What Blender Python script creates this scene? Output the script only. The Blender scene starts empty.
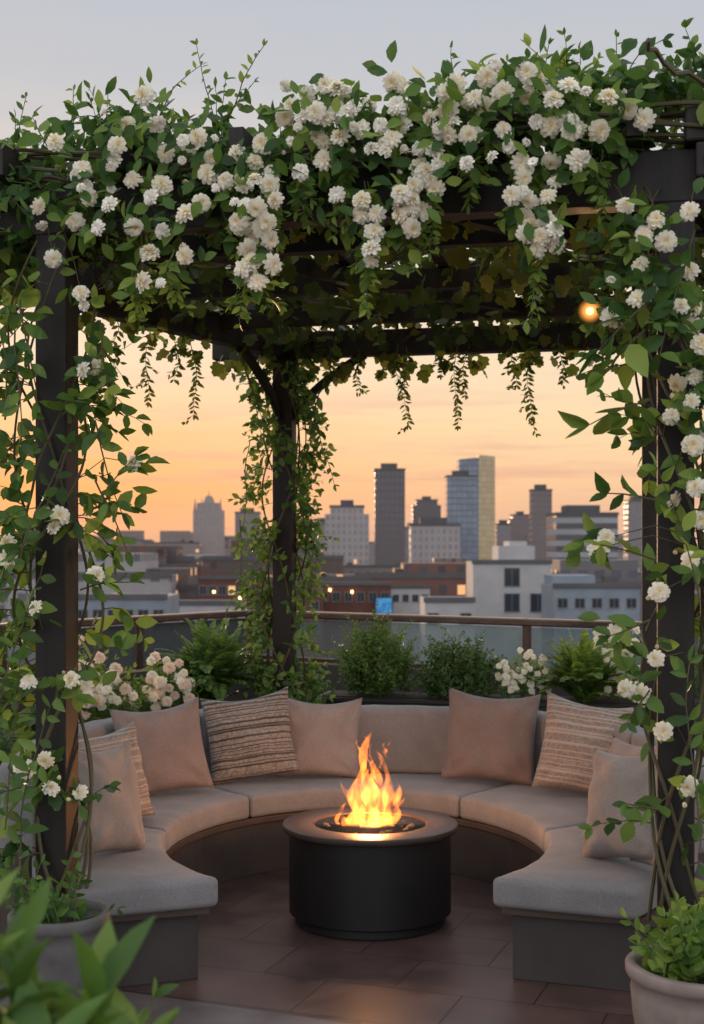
import bpy, math, random
import numpy as np
from mathutils import Vector, Matrix
random.seed(7); np.random.seed(7)
R = random.random
def U(a,b): return a+(b-a)*R()
scene=bpy.context.scene
scene.view_settings.view_transform='Standard'
scene.view_settings.look='None'
scene.view_settings.exposure=0
COL=scene.collection
CAMZ=1.86; FOC=1360.0
def W(x,y,d):   # surveyed bearing/elevation + distance -> world metres
    return Vector(((x-352)/FOC*d, d, CAMZ-(y-548)/FOC*d))
LAMP=W(590,311,6.3)

# ------------------------------------------------------------ node helpers
def newmat(name):
    m=bpy.data.materials.new(name); m.use_nodes=True
    nt=m.node_tree; nt.nodes.clear()
    out=nt.nodes.new('ShaderNodeOutputMaterial')
    return m,nt,out
def N(nt,t,**k):
    n=nt.nodes.new(t)
    for a,b in k.items(): setattr(n,a,b)
    return n
def setin(nt,sock,v):
    if isinstance(v,bpy.types.NodeSocket): nt.links.new(v,sock)
    else: sock.default_value=v
def Mth(nt,op,a,b=None,c=None):
    n=N(nt,'ShaderNodeMath',operation=op)
    setin(nt,n.inputs[0],a)
    if b is not None: setin(nt,n.inputs[1],b)
    if c is not None: setin(nt,n.inputs[2],c)
    return n.outputs[0]
def Mix(nt,f,a,b,mode='MIX'):
    n=N(nt,'ShaderNodeMix',data_type='RGBA',blend_type=mode)
    setin(nt,n.inputs[0],f)
    for s,v in ((6,a),(7,b)):
        if isinstance(v,(tuple,list)) and len(v)==3: v=(*v,1)
        setin(nt,n.inputs[s],v)
    return n.outputs[2]
def Ramp(nt,f,stops,interp='LINEAR'):
    n=N(nt,'ShaderNodeValToRGB'); cr=n.color_ramp; cr.interpolation=interp
    while len(cr.elements)<len(stops): cr.elements.new(0.5)
    for e,(p,c) in zip(cr.elements,stops):
        e.position=p; e.color=(*c,1)
    setin(nt,n.inputs[0],f); return n.outputs[0]
def Noise(nt,vec,scale,detail=4,rough=.55):
    n=N(nt,'ShaderNodeTexNoise'); n.inputs['Scale'].default_value=scale
    n.inputs['Detail'].default_value=detail; n.inputs['Roughness'].default_value=rough
    if vec is not None: nt.links.new(vec,n.inputs['Vector'])
    return n.outputs['Fac']
def Princ(nt,out,col,rough=.6,metal=0,bump=None,bstr=.3,bdist=.01,spec=None,em=None,ems=0):
    p=N(nt,'ShaderNodeBsdfPrincipled')
    if isinstance(col,tuple) and len(col)==3: col=(*col,1)
    setin(nt,p.inputs['Base Color'],col); setin(nt,p.inputs['Roughness'],rough)
    p.inputs['Metallic'].default_value=metal
    if spec is not None: p.inputs['Specular IOR Level'].default_value=spec
    if bump is not None:
        b=N(nt,'ShaderNodeBump'); b.inputs['Strength'].default_value=bstr; b.inputs['Distance'].default_value=bdist
        nt.links.new(bump,b.inputs['Height']); nt.links.new(b.outputs[0],p.inputs['Normal'])
    if em is not None:
        if isinstance(em,tuple): em=(*em,1)
        setin(nt,p.inputs['Emission Color'],em); p.inputs['Emission Strength'].default_value=ems
    nt.links.new(p.outputs[0],out.inputs['Surface']); return p
def simple(name,col,rough=.6,metal=0,var=.15,nscale=8,bs=.2,bd=.005):
    m,nt,out=newmat(name)
    tc=N(nt,'ShaderNodeTexCoord').outputs['Object']
    n=Noise(nt,tc,nscale,5)
    a=tuple(c*(1-var) for c in col); b=tuple(min(1,c*(1+var)) for c in col)
    c=Ramp(nt,n,[(.3,a),(.7,b)])
    n2=Noise(nt,tc,nscale*8,3)
    rr=Mth(nt,'MULTIPLY_ADD',n,.2,rough-.1)
    Princ(nt,out,c,rr,metal,bump=n2,bstr=bs,bdist=bd)
    return m
def leafmat(name,stops,trans=(.25,.38,.05),tf=.3,rough=.42):
    m,nt,out=newmat(name)
    g=N(nt,'ShaderNodeNewGeometry')
    c=Ramp(nt,g.outputs['Random Per Island'],stops)
    p=N(nt,'ShaderNodeBsdfPrincipled'); nt.links.new(c,p.inputs['Base Color'])
    p.inputs['Roughness'].default_value=rough; p.inputs['Specular IOR Level'].default_value=.3
    t=N(nt,'ShaderNodeBsdfTranslucent'); nt.links.new(Mix(nt,.45,c,trans),t.inputs[0])
    x=N(nt,'ShaderNodeMixShader'); x.inputs[0].default_value=tf
    nt.links.new(p.outputs[0],x.inputs[1]); nt.links.new(t.outputs[0],x.inputs[2])
    nt.links.new(x.outputs[0],out.inputs['Surface']); return m
G_rose=leafmat('rose_leaf',[(0,(.015,.050,.014)),(.35,(.036,.100,.024)),(.7,(.070,.155,.034)),(1,(.13,.23,.05))],trans=(.24,.42,.06),tf=.34)
G_bright=leafmat('young_leaf',[(0,(.055,.14,.025)),(.5,(.13,.24,.04)),(1,(.28,.38,.08))],trans=(.38,.50,.07),tf=.40)
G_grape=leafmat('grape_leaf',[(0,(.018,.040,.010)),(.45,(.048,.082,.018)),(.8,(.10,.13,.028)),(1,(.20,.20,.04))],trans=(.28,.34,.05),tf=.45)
G_dark=leafmat('dark_leaf',[(0,(.03,.07,.022)),(.5,(.055,.13,.035)),(1,(.12,.21,.06))],tf=.2)
G_shrub=leafmat('shrub_leaf',[(0,(.04,.10,.022)),(.5,(.09,.19,.04)),(1,(.20,.30,.07))],tf=.3)
M_stem=simple('vine_stem',(.085,.07,.035),.7)
M_gstem=simple('green_stem',(.10,.14,.045),.6)

# ------------------------------------------------------------ geometry helpers
class Geo:
    def __init__(s): s.V=[]; s.F=[]
    def box(s,c,size,rz=0,taper=0):
        b=len(s.V); cx,cy,cz=c; a,d,h=[k/2 for k in size]; co,si=math.cos(rz),math.sin(rz)
        for z in (-h,h):
            f=1 if z<0 else 1-taper
            for x,y in ((-a,-d),(a,-d),(a,d),(-a,d)):
                x*=f;y*=f
                s.V.append((cx+x*co-y*si, cy+x*si+y*co, cz+z))
        for f in ((3,2,1,0),(4,5,6,7),(0,1,5,4),(1,2,6,5),(2,3,7,6),(3,0,4,7)):
            s.F.append(tuple(b+i for i in f))
        return s
    def beam(s,p,q,w,h):
        p=Vector(p);q=Vector(q);d=(q-p).normalized()
        side=d.cross(Vector((0,0,1)))
        if side.length<1e-3: side=Vector((1,0,0))
        side.normalize(); up=side.cross(d).normalized()
        b=len(s.V)
        for o in (p,q):
            for a,c in ((-1,-1),(1,-1),(1,1),(-1,1)):
                s.V.append(tuple(o+side*(a*w/2)+up*(c*h/2)))
        for f in ((0,1,2,3),(7,6,5,4),(1,0,4,5),(2,1,5,6),(3,2,6,7),(0,3,7,4)):
            s.F.append(tuple(b+i for i in f))
        return s
    def tube(s,pts,rad,n=5,cap=True):
        b=len(s.V); m=len(pts)
        if m<2: return s
        ref=Vector((.3,.2,.9))
        for i,p in enumerate(pts):
            d=(Vector(pts[min(i+1,m-1)])-Vector(pts[max(i-1,0)]))
            if d.length<1e-6: d=Vector((0,0,1))
            d.normalize()
            a=d.cross(ref)
            if a.length<.05: a=d.cross(Vector((1,0,0)))
            a.normalize(); c=d.cross(a)
            r=rad[i] if hasattr(rad,'__len__') else rad*(1-.6*i/m)
            for k in range(n):
                t=2*math.pi*k/n
                s.V.append(tuple(Vector(p)+a*(r*math.cos(t))+c*(r*math.sin(t))))
        for i in range(m-1):
            for k in range(n):
                k2=(k+1)%n
                s.F.append((b+i*n+k,b+i*n+k2,b+(i+1)*n+k2,b+(i+1)*n+k))
        if cap:
            s.F.append(tuple(b+k for k in range(n))[::-1]); s.F.append(tuple(b+(m-1)*n+k for k in range(n)))
        return s
    def lathe(s,prof,n=48,c=(0,0,0),close=False):
        b=len(s.V); m=len(prof)
        for r,z in prof:
            for k in range(n):
                t=2*math.pi*k/n
                s.V.append((c[0]+r*math.cos(t),c[1]+r*math.sin(t),c[2]+z))
        for i in range(m-1 if not close else m):
            i2=(i+1)%m
            for k in range(n):
                k2=(k+1)%n
                s.F.append((b+i*n+k,b+i*n+k2,b+i2*n+k2,b+i2*n+k))
        if not close:
            if prof[0][0]>1e-4: s.F.append(tuple(b+k for k in range(n))[::-1])
            if prof[-1][0]>1e-4: s.F.append(tuple(b+(m-1)*n+k for k in range(n)))
        return s
def empty(name,base,label,cat,group=None,kind=None):
    e=bpy.data.objects.new(name,None); e.empty_display_size=.1; e.location=base
    COL.objects.link(e); e['label']=label; e['category']=cat
    if group: e['group']=group
    if kind: e['kind']=kind
    return e
def mk(name,V,F,mat,parent=None,smooth=False,base=None,bevel=0,**props):
    me=bpy.data.meshes.new(name)
    off=Vector(parent.location) if parent is not None else (Vector(base) if base is not None else Vector((0,0,0)))
    if isinstance(V,np.ndarray):
        V=V-np.array(off)
        nv=len(V); nf=len(F)
        me.vertices.add(nv); me.vertices.foreach_set('co',V.astype(np.float32).ravel())
        me.loops.add(nf*3); me.loops.foreach_set('vertex_index',F.astype(np.int32).ravel())
        me.polygons.add(nf); me.polygons.foreach_set('loop_start',np.arange(nf,dtype=np.int32)*3)
        me.update(calc_edges=True)
    else:
        me.from_pydata([(v[0]-off[0],v[1]-off[1],v[2]-off[2]) for v in V],[],F); me.update()
    if smooth: me.polygons.foreach_set('use_smooth',[True]*len(me.polygons))
    me.materials.append(mat)
    o=bpy.data.objects.new(name,me); COL.objects.link(o)
    if parent is not None: o.parent=parent
    else: o.location=off
    for k,v in props.items(): o[k]=v
    if bevel:
        b=o.modifiers.new('b','BEVEL'); b.width=bevel; b.segments=2; b.limit_method='ANGLE'
    return o
def tmpl_leaf():
    T=[(0,0,0)]
    for s,w,z in ((.22,.36,.0),(.5,.5,-.02),(.78,.31,-.07)):
        T+=[(s,w,z+.06*w*2),(s+.03,0,z-.03),(s,-w,z+.06*w*2)]
    T.append((1.0,0,-.14))
    F=[(0,2,1),(0,3,2)]
    for a in (1,4):
        F+=[(a,a+1,a+4),(a,a+4,a+3),(a+1,a+2,a+5),(a+1,a+5,a+4)]
    F+=[(7,8,10),(8,9,10)]
    return np.array(T),np.array(F)
def tmpl_grape():
    T=[(.35,0,0)]
    prof=[(0,0),(-.06,.28),(.12,.5),(.3,.42),(.5,.56),(.62,.3),(.8,.28),(1.0,0),(.8,-.28),(.62,-.3),(.5,-.56),(.3,-.42),(.12,-.5),(-.06,-.28)]
    for x,y in prof: T.append((x,y,-.12*abs(y)-.12*(x-.35)**2+random.uniform(-.03,.03)))
    n=len(prof); F=[(0,1+(i+1)%n,1+i) for i in range(n)]
    return np.array(T),np.array(F)
TL=tmpl_leaf(); TG=tmpl_grape()
class Leaves:
    def __init__(s,t=TL): s.a=[]; s.t=t
    def add(s,p,d,n,l,w): s.a.append((p[0],p[1],p[2],d[0],d[1],d[2],n[0],n[1],n[2],l,w))
    def build(s,name,mat,parent=None,**k):
        A=np.array(s.a); T,F=s.t
        # foliage is pruned clear around the hanging lamp
        dl_=A[:,0:3]-np.array(LAMP); dl_[:,1]*=.25
        A=A[np.linalg.norm(dl_,axis=1)>.17]
        p=A[:,0:3]; d=A[:,3:6]; n=A[:,6:9]; l=A[:,9:10]; w=A[:,10:11]
        d=d/np.linalg.norm(d,axis=1,keepdims=True)
        sd=np.cross(n,d); sd/=np.maximum(np.linalg.norm(sd,axis=1,keepdims=True),1e-6)
        n=np.cross(d,sd)
        cur=np.random.uniform(-.4,2.2,(len(A),1,1))
        V=(p[:,None,:]+(l[:,None,:]*T[None,:,0:1])*d[:,None,:]+(w[:,None,:]*T[None,:,1:2])*sd[:,None,:]
           +(l[:,None,:]*T[None,:,2:3]*cur)*n[:,None,:])
        nt=len(T)
        FF=(F[None,:,:]+(np.arange(len(A))*nt)[:,None,None]).reshape(-1,3)
        return mk(name,V.reshape(-1,3),FF,mat,parent,smooth=True,**k)
def rv(s=1): return Vector((random.gauss(0,1),random.gauss(0,1),random.gauss(0,1)))*s
def shoot(L,S,p,d,length,leaf=.075,sp=.035,droop=.5,r=.003,curl=.12,ratio=.55,out=Vector((0,-1,0)),upb=.5,n=4,taper=.5,pairs=False):
    p=Vector(p); d=Vector(d).normalized(); k=max(3,int(length/sp)); pts=[p.copy()]
    sgn=1 if R()<.5 else -1
    for i in range(k):
        d=d+rv(curl); d.z-=droop*sp*3; d.normalize()
        p=p+d*sp; pts.append(p.copy())
        f=i/k
        for q in ((1,-1) if pairs else (sgn,)):
            nm=(rv(.55)+Vector((0,0,upb))+out*.6)
            side=d.cross(nm)
            if side.length<1e-3: side=Vector((1,0,0))
            side.normalize()
            ld=d*.55+side*(q*.8)+rv(.25)+Vector((0,0,-.15))
            ll=leaf*(1-taper*f)*U(.75,1.15)
            L.add(p,ld,nm,ll,ll*ratio*U(.85,1.1))
        sgn=-sgn
    L.add(p,d+rv(.2),rv(.5)+Vector((0,0,upb))+out*.5,leaf*(1-taper),leaf*(1-taper)*ratio)
    if S is not None: S.tube(pts,r,n,cap=False)
    return pts
def petal_mesh(name,layers,mat,seed,wf=.55,curlb=14):
    rr=random.Random(seed); V=[];F=[]; ss=(0,.35,.7,1.0); wws=(.4,.85,1.0,.6)
    for n,rad,tilt,z0,inner in layers:
        ph=rr.random()*6
        for k in range(n):
            a=ph+2*math.pi*k/n+rr.uniform(-.12,.12); t0=math.radians(tilt+rr.uniform(-9,9)); L=rad*rr.uniform(.85,1.12)
            wd=L*wf*rr.uniform(.85,1.15); b=len(V); ca,sa=math.cos(a),math.sin(a)
            e=inner; z=z0; ps=0
            for s,ww in zip(ss,wws):
                t=t0+math.radians(curlb)*(.6-s*1.6)
                e+=(s-ps)*L*math.cos(t); z+=(s-ps)*L*math.sin(t); ps=s
                for q in (-1,0,1):
                    zz=z+.08*L*abs(q)*s-(.05*L if (s==1 and q==0) else 0)+rr.uniform(-.03,.03)*L
                    y=q*wd*ww*.5
                    V.append((e*ca-y*sa,e*sa+y*ca,zz))
            for i in range(3):
                for j in range(2):
                    F.append((b+i*3+j,b+(i+1)*3+j,b+(i+1)*3+j+1,b+i*3+j+1))
    me=bpy.data.meshes.new(name); me.from_pydata(V,[],F); me.update()
    me.polygons.foreach_set('use_smooth',[True]*len(F)); me.materials.append(mat); return me
def petalmat(name,outer,inner,rad):
    m,nt,out=newmat(name)
    tc=N(nt,'ShaderNodeTexCoord').outputs['Object']
    s=N(nt,'ShaderNodeSeparateXYZ'); nt.links.new(tc,s.inputs[0])
    r2=Mth(nt,'SQRT',Mth(nt,'ADD',Mth(nt,'MULTIPLY',s.outputs[0],s.outputs[0]),Mth(nt,'MULTIPLY',s.outputs[1],s.outputs[1])))
    c=Ramp(nt,Mth(nt,'DIVIDE',r2,rad),[(.05,inner),(.5,outer),(1,outer)])
    oi=N(nt,'ShaderNodeObjectInfo').outputs['Random']
    c=Mix(nt,Mth(nt,'MULTIPLY',oi,.5),c,(.98,.93,.80),'MULTIPLY')
    p=N(nt,'ShaderNodeBsdfPrincipled'); nt.links.new(c,p.inputs['Base Color']); p.inputs['Roughness'].default_value=.7
    p.inputs['Specular IOR Level'].default_value=.2
    t=N(nt,'ShaderNodeBsdfTranslucent'); nt.links.new(c,t.inputs[0])
    x=N(nt,'ShaderNodeMixShader'); x.inputs[0].default_value=.3
    nt.links.new(p.outputs[0],x.inputs[1]); nt.links.new(t.outputs[0],x.inputs[2]); nt.links.new(x.outputs[0],out.inputs['Surface'])
    return m
PM=petalmat('cream_petal',(.98,.95,.86),(.95,.84,.58),.04)
POM=[(10,.031,-14,-.002,.007),(10,.031,4,.002,.007),(9,.028,18,.006,.006),(9,.024,30,.010,.004),(8,.019,42,.013,.003),(6,.014,54,.015,.002),(5,.009,66,.016,0)]
FL=[petal_mesh('rose_bloom',POM,PM,s,.58) for s in range(5)]
FL+= [petal_mesh('open_bloom',[(11,.034,-6,0,.006),(10,.029,10,.005,.005),(8,.022,24,.009,.004),(7,.014,40,.011,.001)],PM,s+20,wf=.5) for s in range(2)]
BUD=petal_mesh('rose_bud',[(5,.020,78,0,.005),(4,.018,84,.002,.002),(3,.016,86,.003,.001)],PM,77,.8,-22)
PP=petalmat('pink_petal',(.93,.78,.70),(.88,.70,.46),.04)
FLP=[petal_mesh('pink_bloom',POM,PP,s+50,.6) for s in range(2)]
def flower(parent,pos,nrm,scale=1,me=None,name='flower'):
    o=bpy.data.objects.new(name,me or random.choice(FL)); COL.objects.link(o)
    o.parent=parent; o.location=Vector(pos)-parent.location
    q=Vector(nrm).to_track_quat('Z','Y'); q=q@Matrix.Rotation(U(0,6.28),3,'Z').to_quaternion()
    o.rotation_mode='QUATERNION'; o.rotation_quaternion=q; o.scale=(scale,)*3
    return o

# ------------------------------------------------------------ world
SUNAZ=math.radians(-17); SUNEL=math.radians(4)
w=bpy.data.worlds.new('World'); scene.world=w; w.use_nodes=True
nt=w.node_tree; nt.nodes.clear(); out=N(nt,'ShaderNodeOutputWorld')
sky=N(nt,'ShaderNodeTexSky',sky_type='NISHITA',sun_disc=False); sky.sun_elevation=math.radians(2.5); sky.sun_rotation=SUNAZ
sky.air_density=1.5; sky.dust_density=3
tc=N(nt,'ShaderNodeTexCoord').outputs['Generated']
sx=N(nt,'ShaderNodeSeparateXYZ'); nt.links.new(tc,sx.inputs[0])
mp=N(nt,'ShaderNodeMapping'); mp.inputs['Scale'].default_value=(2.4,2.4,30); mp.inputs['Rotation'].default_value=(0,math.radians(2),0); nt.links.new(tc,mp.inputs[0])
cl=Noise(nt,mp.outputs[0],2.1,7,.6)
z=Mth(nt,'MULTIPLY_ADD',Mth(nt,'SUBTRACT',cl,.5),.06,sx.outputs[2])
g=Ramp(nt,z,[(0,(.72,.47,.37)),(.022,(.88,.54,.36)),(.05,(.98,.65,.38)),(.09,(1.0,.76,.46)),(.145,(.97,.77,.56)),(.22,(.78,.70,.63)),(.32,(.58,.59,.62)),(.42,(.50,.55,.63)),(.60,(.9,.92,1.0)),(1,(1.0,1.0,1.06))])
dt=N(nt,'ShaderNodeVectorMath',operation='DOT_PRODUCT'); nt.links.new(tc,dt.inputs[0]); dt.inputs[1].default_value=(math.sin(SUNAZ),math.cos(SUNAZ),0.05)
glow=Mth(nt,'POWER',Mth(nt,'MAXIMUM',dt.outputs['Value'],0),20)
lowz=Mth(nt,'MAXIMUM',Mth(nt,'SUBTRACT',1,Mth(nt,'MULTIPLY',Mth(nt,'ABSOLUTE',Mth(nt,'SUBTRACT',z,.04)),11)),0)
g2=Mix(nt,Mth(nt,'MULTIPLY',Mth(nt,'MULTIPLY',glow,lowz),.9),g,(1.18,.50,.16))
st1=Mth(nt,'MULTIPLY',Mth(nt,'MAXIMUM',Mth(nt,'MULTIPLY_ADD',cl,8,-4.1),0),Mth(nt,'MAXIMUM',Mth(nt,'MULTIPLY_ADD',sx.outputs[2],-6,.9),0))
st1=Mth(nt,'MINIMUM',st1,.55)
g2=Mix(nt,st1,g2,(.80,.40,.30))
back=Mth(nt,'MINIMUM',Mth(nt,'MAXIMUM',Mth(nt,'MULTIPLY_ADD',sx.outputs[1],-1.2,.3),0),1)
g3=Mix(nt,back,g2,(1.14,1.14,1.16))
b1=N(nt,'ShaderNodeBackground'); nt.links.new(g3,b1.inputs[0]); b1.inputs[1].default_value=.97
b2=N(nt,'ShaderNodeBackground'); nt.links.new(sky.outputs[0],b2.inputs[0]); b2.inputs[1].default_value=.008
ad=N(nt,'ShaderNodeAddShader'); nt.links.new(b1.outputs[0],ad.inputs[0]); nt.links.new(b2.outputs[0],ad.inputs[1])
nt.links.new(ad.outputs[0],out.inputs[0])
sl=bpy.data.lights.new('sun','SUN'); sl.energy=2.0; sl.angle=math.radians(3); sl.color=(1,.62,.36)
so=bpy.data.objects.new('sun',sl); COL.objects.link(so)
sd=Vector((math.sin(SUNAZ)*math.cos(SUNEL),math.cos(SUNAZ)*math.cos(SUNEL),math.sin(SUNEL)))
so.rotation_mode='QUATERNION'; so.rotation_quaternion=sd.to_track_quat('Z','Y')

# ------------------------------------------------------------ camera
cd=bpy.data.cameras.new('camera'); cam=bpy.data.objects.new('camera',cd); COL.objects.link(cam)
cam.location=(0,0,CAMZ); cam.rotation_euler=(math.pi/2,0,0)
cd.sensor_fit='VERTICAL'; cd.sensor_height=36; cd.lens=FOC/1024*36; cd.shift_y=36/1024; cd.clip_end=20000; cd.clip_start=.05
cd.dof.use_dof=True; cd.dof.focus_distance=6.2; cd.dof.aperture_fstop=3.8
scene.camera=cam

# ------------------------------------------------------------ ground & terrace floor
m,nt,out=newmat('city_ground'); tcn=N(nt,'ShaderNodeTexCoord').outputs['Object']
Princ(nt,out,Ramp(nt,Noise(nt,tcn,.02,6),[(.3,(.04,.04,.042)),(.7,(.09,.085,.08))]),.9)
mk('ground',[(-9000,-3000,-30),(9000,-3000,-30),(9000,15000,-30),(-9000,15000,-30)],[(0,1,2,3)],m,kind='structure')
m,nt,out=newmat('stone_tile'); tcn=N(nt,'ShaderNodeTexCoord').outputs['Object']
mp=N(nt,'ShaderNodeMapping'); mp.inputs['Rotation'].default_value=(0,0,math.radians(20)); nt.links.new(tcn,mp.inputs[0])
bt=N(nt,'ShaderNodeTexBrick',offset=0.5); nt.links.new(mp.outputs[0],bt.inputs['Vector'])
bt.inputs['Scale'].default_value=1; bt.inputs['Brick Width'].default_value=.6; bt.inputs['Row Height'].default_value=.42
bt.inputs['Mortar Size'].default_value=.004; bt.inputs['Mortar Smooth'].default_value=.3
bt.inputs['Color1'].default_value=(.125,.078,.068,1); bt.inputs['Color2'].default_value=(.080,.054,.050,1); bt.inputs['Mortar'].default_value=(.033,.024,.021,1)
n1=Noise(nt,tcn,3,8,.65)
n2=Noise(nt,tcn,60,4)
c=Mix(nt,.9,bt.outputs['Color'],Ramp(nt,n1,[(.3,(.5,.5,.53)),(.7,(1.25,1.15,1.12))]),'MULTIPLY')
h=Mth(nt,'MULTIPLY_ADD',bt.outputs['Fac'],-1,Mth(nt,'MULTIPLY',n2,.2))
Princ(nt,out,c,Mth(nt,'MULTIPLY_ADD',n1,.4,.18),bump=h,bstr=.5,bdist=.005)
M_tile=m
terr=[(-5.5,-2),(6.5,-2),(6.5,8.6),(-1.0,13.6),(-5.5,7.7)]
V=[(x,y,0) for x,y in terr]+[(x,y,-.6) for x,y in terr]; nn=5
mk('terrace_floor',V,[tuple(range(nn)),tuple(range(nn,2*nn))[::-1]]+[(i+nn,(i+1)%nn+nn,(i+1)%nn,i) for i in range(nn)],M_tile,kind='structure')
M_slab=simple('grey_slab',(.12,.105,.108),.45,var=.35,nscale=4)
g=Geo(); g.box((-.78,5.22,.004),(2.3,.7,.016),math.radians(-22))
mk('paving_strip',g.V,g.F,M_slab,kind='structure')
M_con=simple('concrete',(.28,.26,.25),.8,nscale=1)
V=[(x*.99,y*.99,-.6) for x,y in terr]+[(x*.99,y*.99,-30) for x,y in terr]
mk('terrace_building',V,[(i+nn,(i+1)%nn+nn,(i+1)%nn,i) for i in range(nn)],M_con,label='concrete building carrying the roof terrace',category='building')

# ------------------------------------------------------------ pergola
m,nt,out=newmat('dark_wood'); tcn=N(nt,'ShaderNodeTexCoord').outputs['Object']
mp=N(nt,'ShaderNodeMapping'); mp.inputs['Scale'].default_value=(1,1,.12); nt.links.new(tcn,mp.inputs[0])
n=Noise(nt,mp.outputs[0],70,4)
n3=Noise(nt,mp.outputs[0],9,5)
Princ(nt,out,Ramp(nt,n3,[(.3,(.011,.010,.010)),(.7,(.030,.024,.022))]),.55,bump=n,bstr=.35,bdist=.003,spec=.35)
M_dw=m
u=Vector((.978,-.208,0)); v=Vector((.208,.978,0)); P0=Vector((-1.225,5.65,0))
BL=P0+Vector((.765,3.62,0)); FR=P0+u*2.50; BR=BL+u*2.45; LX=Vector((-2.3,5.88,0))
perg=empty('pergola',P0,'dark timber pergola covered with flowering vines over the seating','pergola')
ang=math.atan2(u.y,u.x)
def zb(p,z): return Vector((p.x,p.y,z))
for P in (P0,FR,BL,BR,LX):
    g=Geo(); g.box((P.x,P.y,1.575),(.135,.135,3.15),ang); mk('post',g.V,g.F,M_dw,perg,bevel=.006)
for nm,a,b,z_,w_,h_ in (('beam',P0-u*1.4,P0+u*3.1,3.25,.12,.20),('beam',LX,BL,3.24,.11,.18),('beam',BL-u*.5,BR+u*.4,3.235,.112,.17),('beam',FR,BR,3.245,.11,.188)):
    g=Geo(); g.beam(zb(a,z_),zb(b,z_),w_,h_); mk(nm,g.V,g.F,M_dw,perg,bevel=.007)
for i in range(9):
    a=P0+u*(-1.15+.5*i); b=a+v*3.95
    if i<3: b=a+v*(2.0+.9*i)
    g=Geo(); g.beam(zb(a-v*.25,3.415),zb(b,3.415),.06,.13); mk('rafter',g.V,g.F,M_dw,perg,bevel=.004)
for k,vv in enumerate((.9,1.9,2.9)):
    a=P0+v*vv-u*(.7-.25*k); b=a+u*(3.6-.2*k)
    g=Geo(); g.beam(zb(a,3.29),zb(b,3.29),.08,.11); mk('purlin',g.V,g.F,M_dw,perg,bevel=.004)
def brace(P,dr,drop=.5,run=.42):
    g=Geo(); pts=[]
    for i in range(9):
        t=i/8; q=P+dr*(.06+run*t**1.35); pts.append((q.x,q.y,3.16-drop*(1-t)**1.1))
    for i in range(8): g.beam(pts[i],pts[i+1],.04,.05)
    mk('knee_brace',g.V,g.F,M_dw,perg)
dl=(LX-BL).normalized()
brace(BL,u,.42,.5); brace(BL,dl,.42,.5); brace(P0,v,.45,.45); brace(FR,v,.45,.4)
for a,b in ((P0+u*1.3+v*.1,P0+u*2.4+v*1.6),(P0+u*.3+v*1.0,P0+u*1.7+v*2.9)):
    g=Geo(); g.beam(zb(a,3.3),zb(b,3.3),.06,.085); mk('roof_brace',g.V,g.F,M_dw,perg)
g=Geo(); e=P0+u*2.70-v*.05; g.box((e.x,e.y,3.42),(.34,.16,.13),ang); g.box((e.x+.07,e.y-.01,3.53),(.12,.12,.09),ang); g.box((e.x-.02,e.y-.085,3.28),(.26,.03,.13),ang)
mk('beam_end_block',g.V,g.F,M_dw,perg,bevel=.01)
g=Geo()
for dx in (-.09,.05):
    q=e+u*dx-v*.102; g.tube([(q.x,q.y,3.28),(q.x-.012*v.x,q.y-.012*v.y,3.28)],[.014,.014],12)
mk('bolt_head',g.V,g.F,simple('black_bolt',(.006,.006,.006),.4,.5),perg,kind='stuff')

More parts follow.
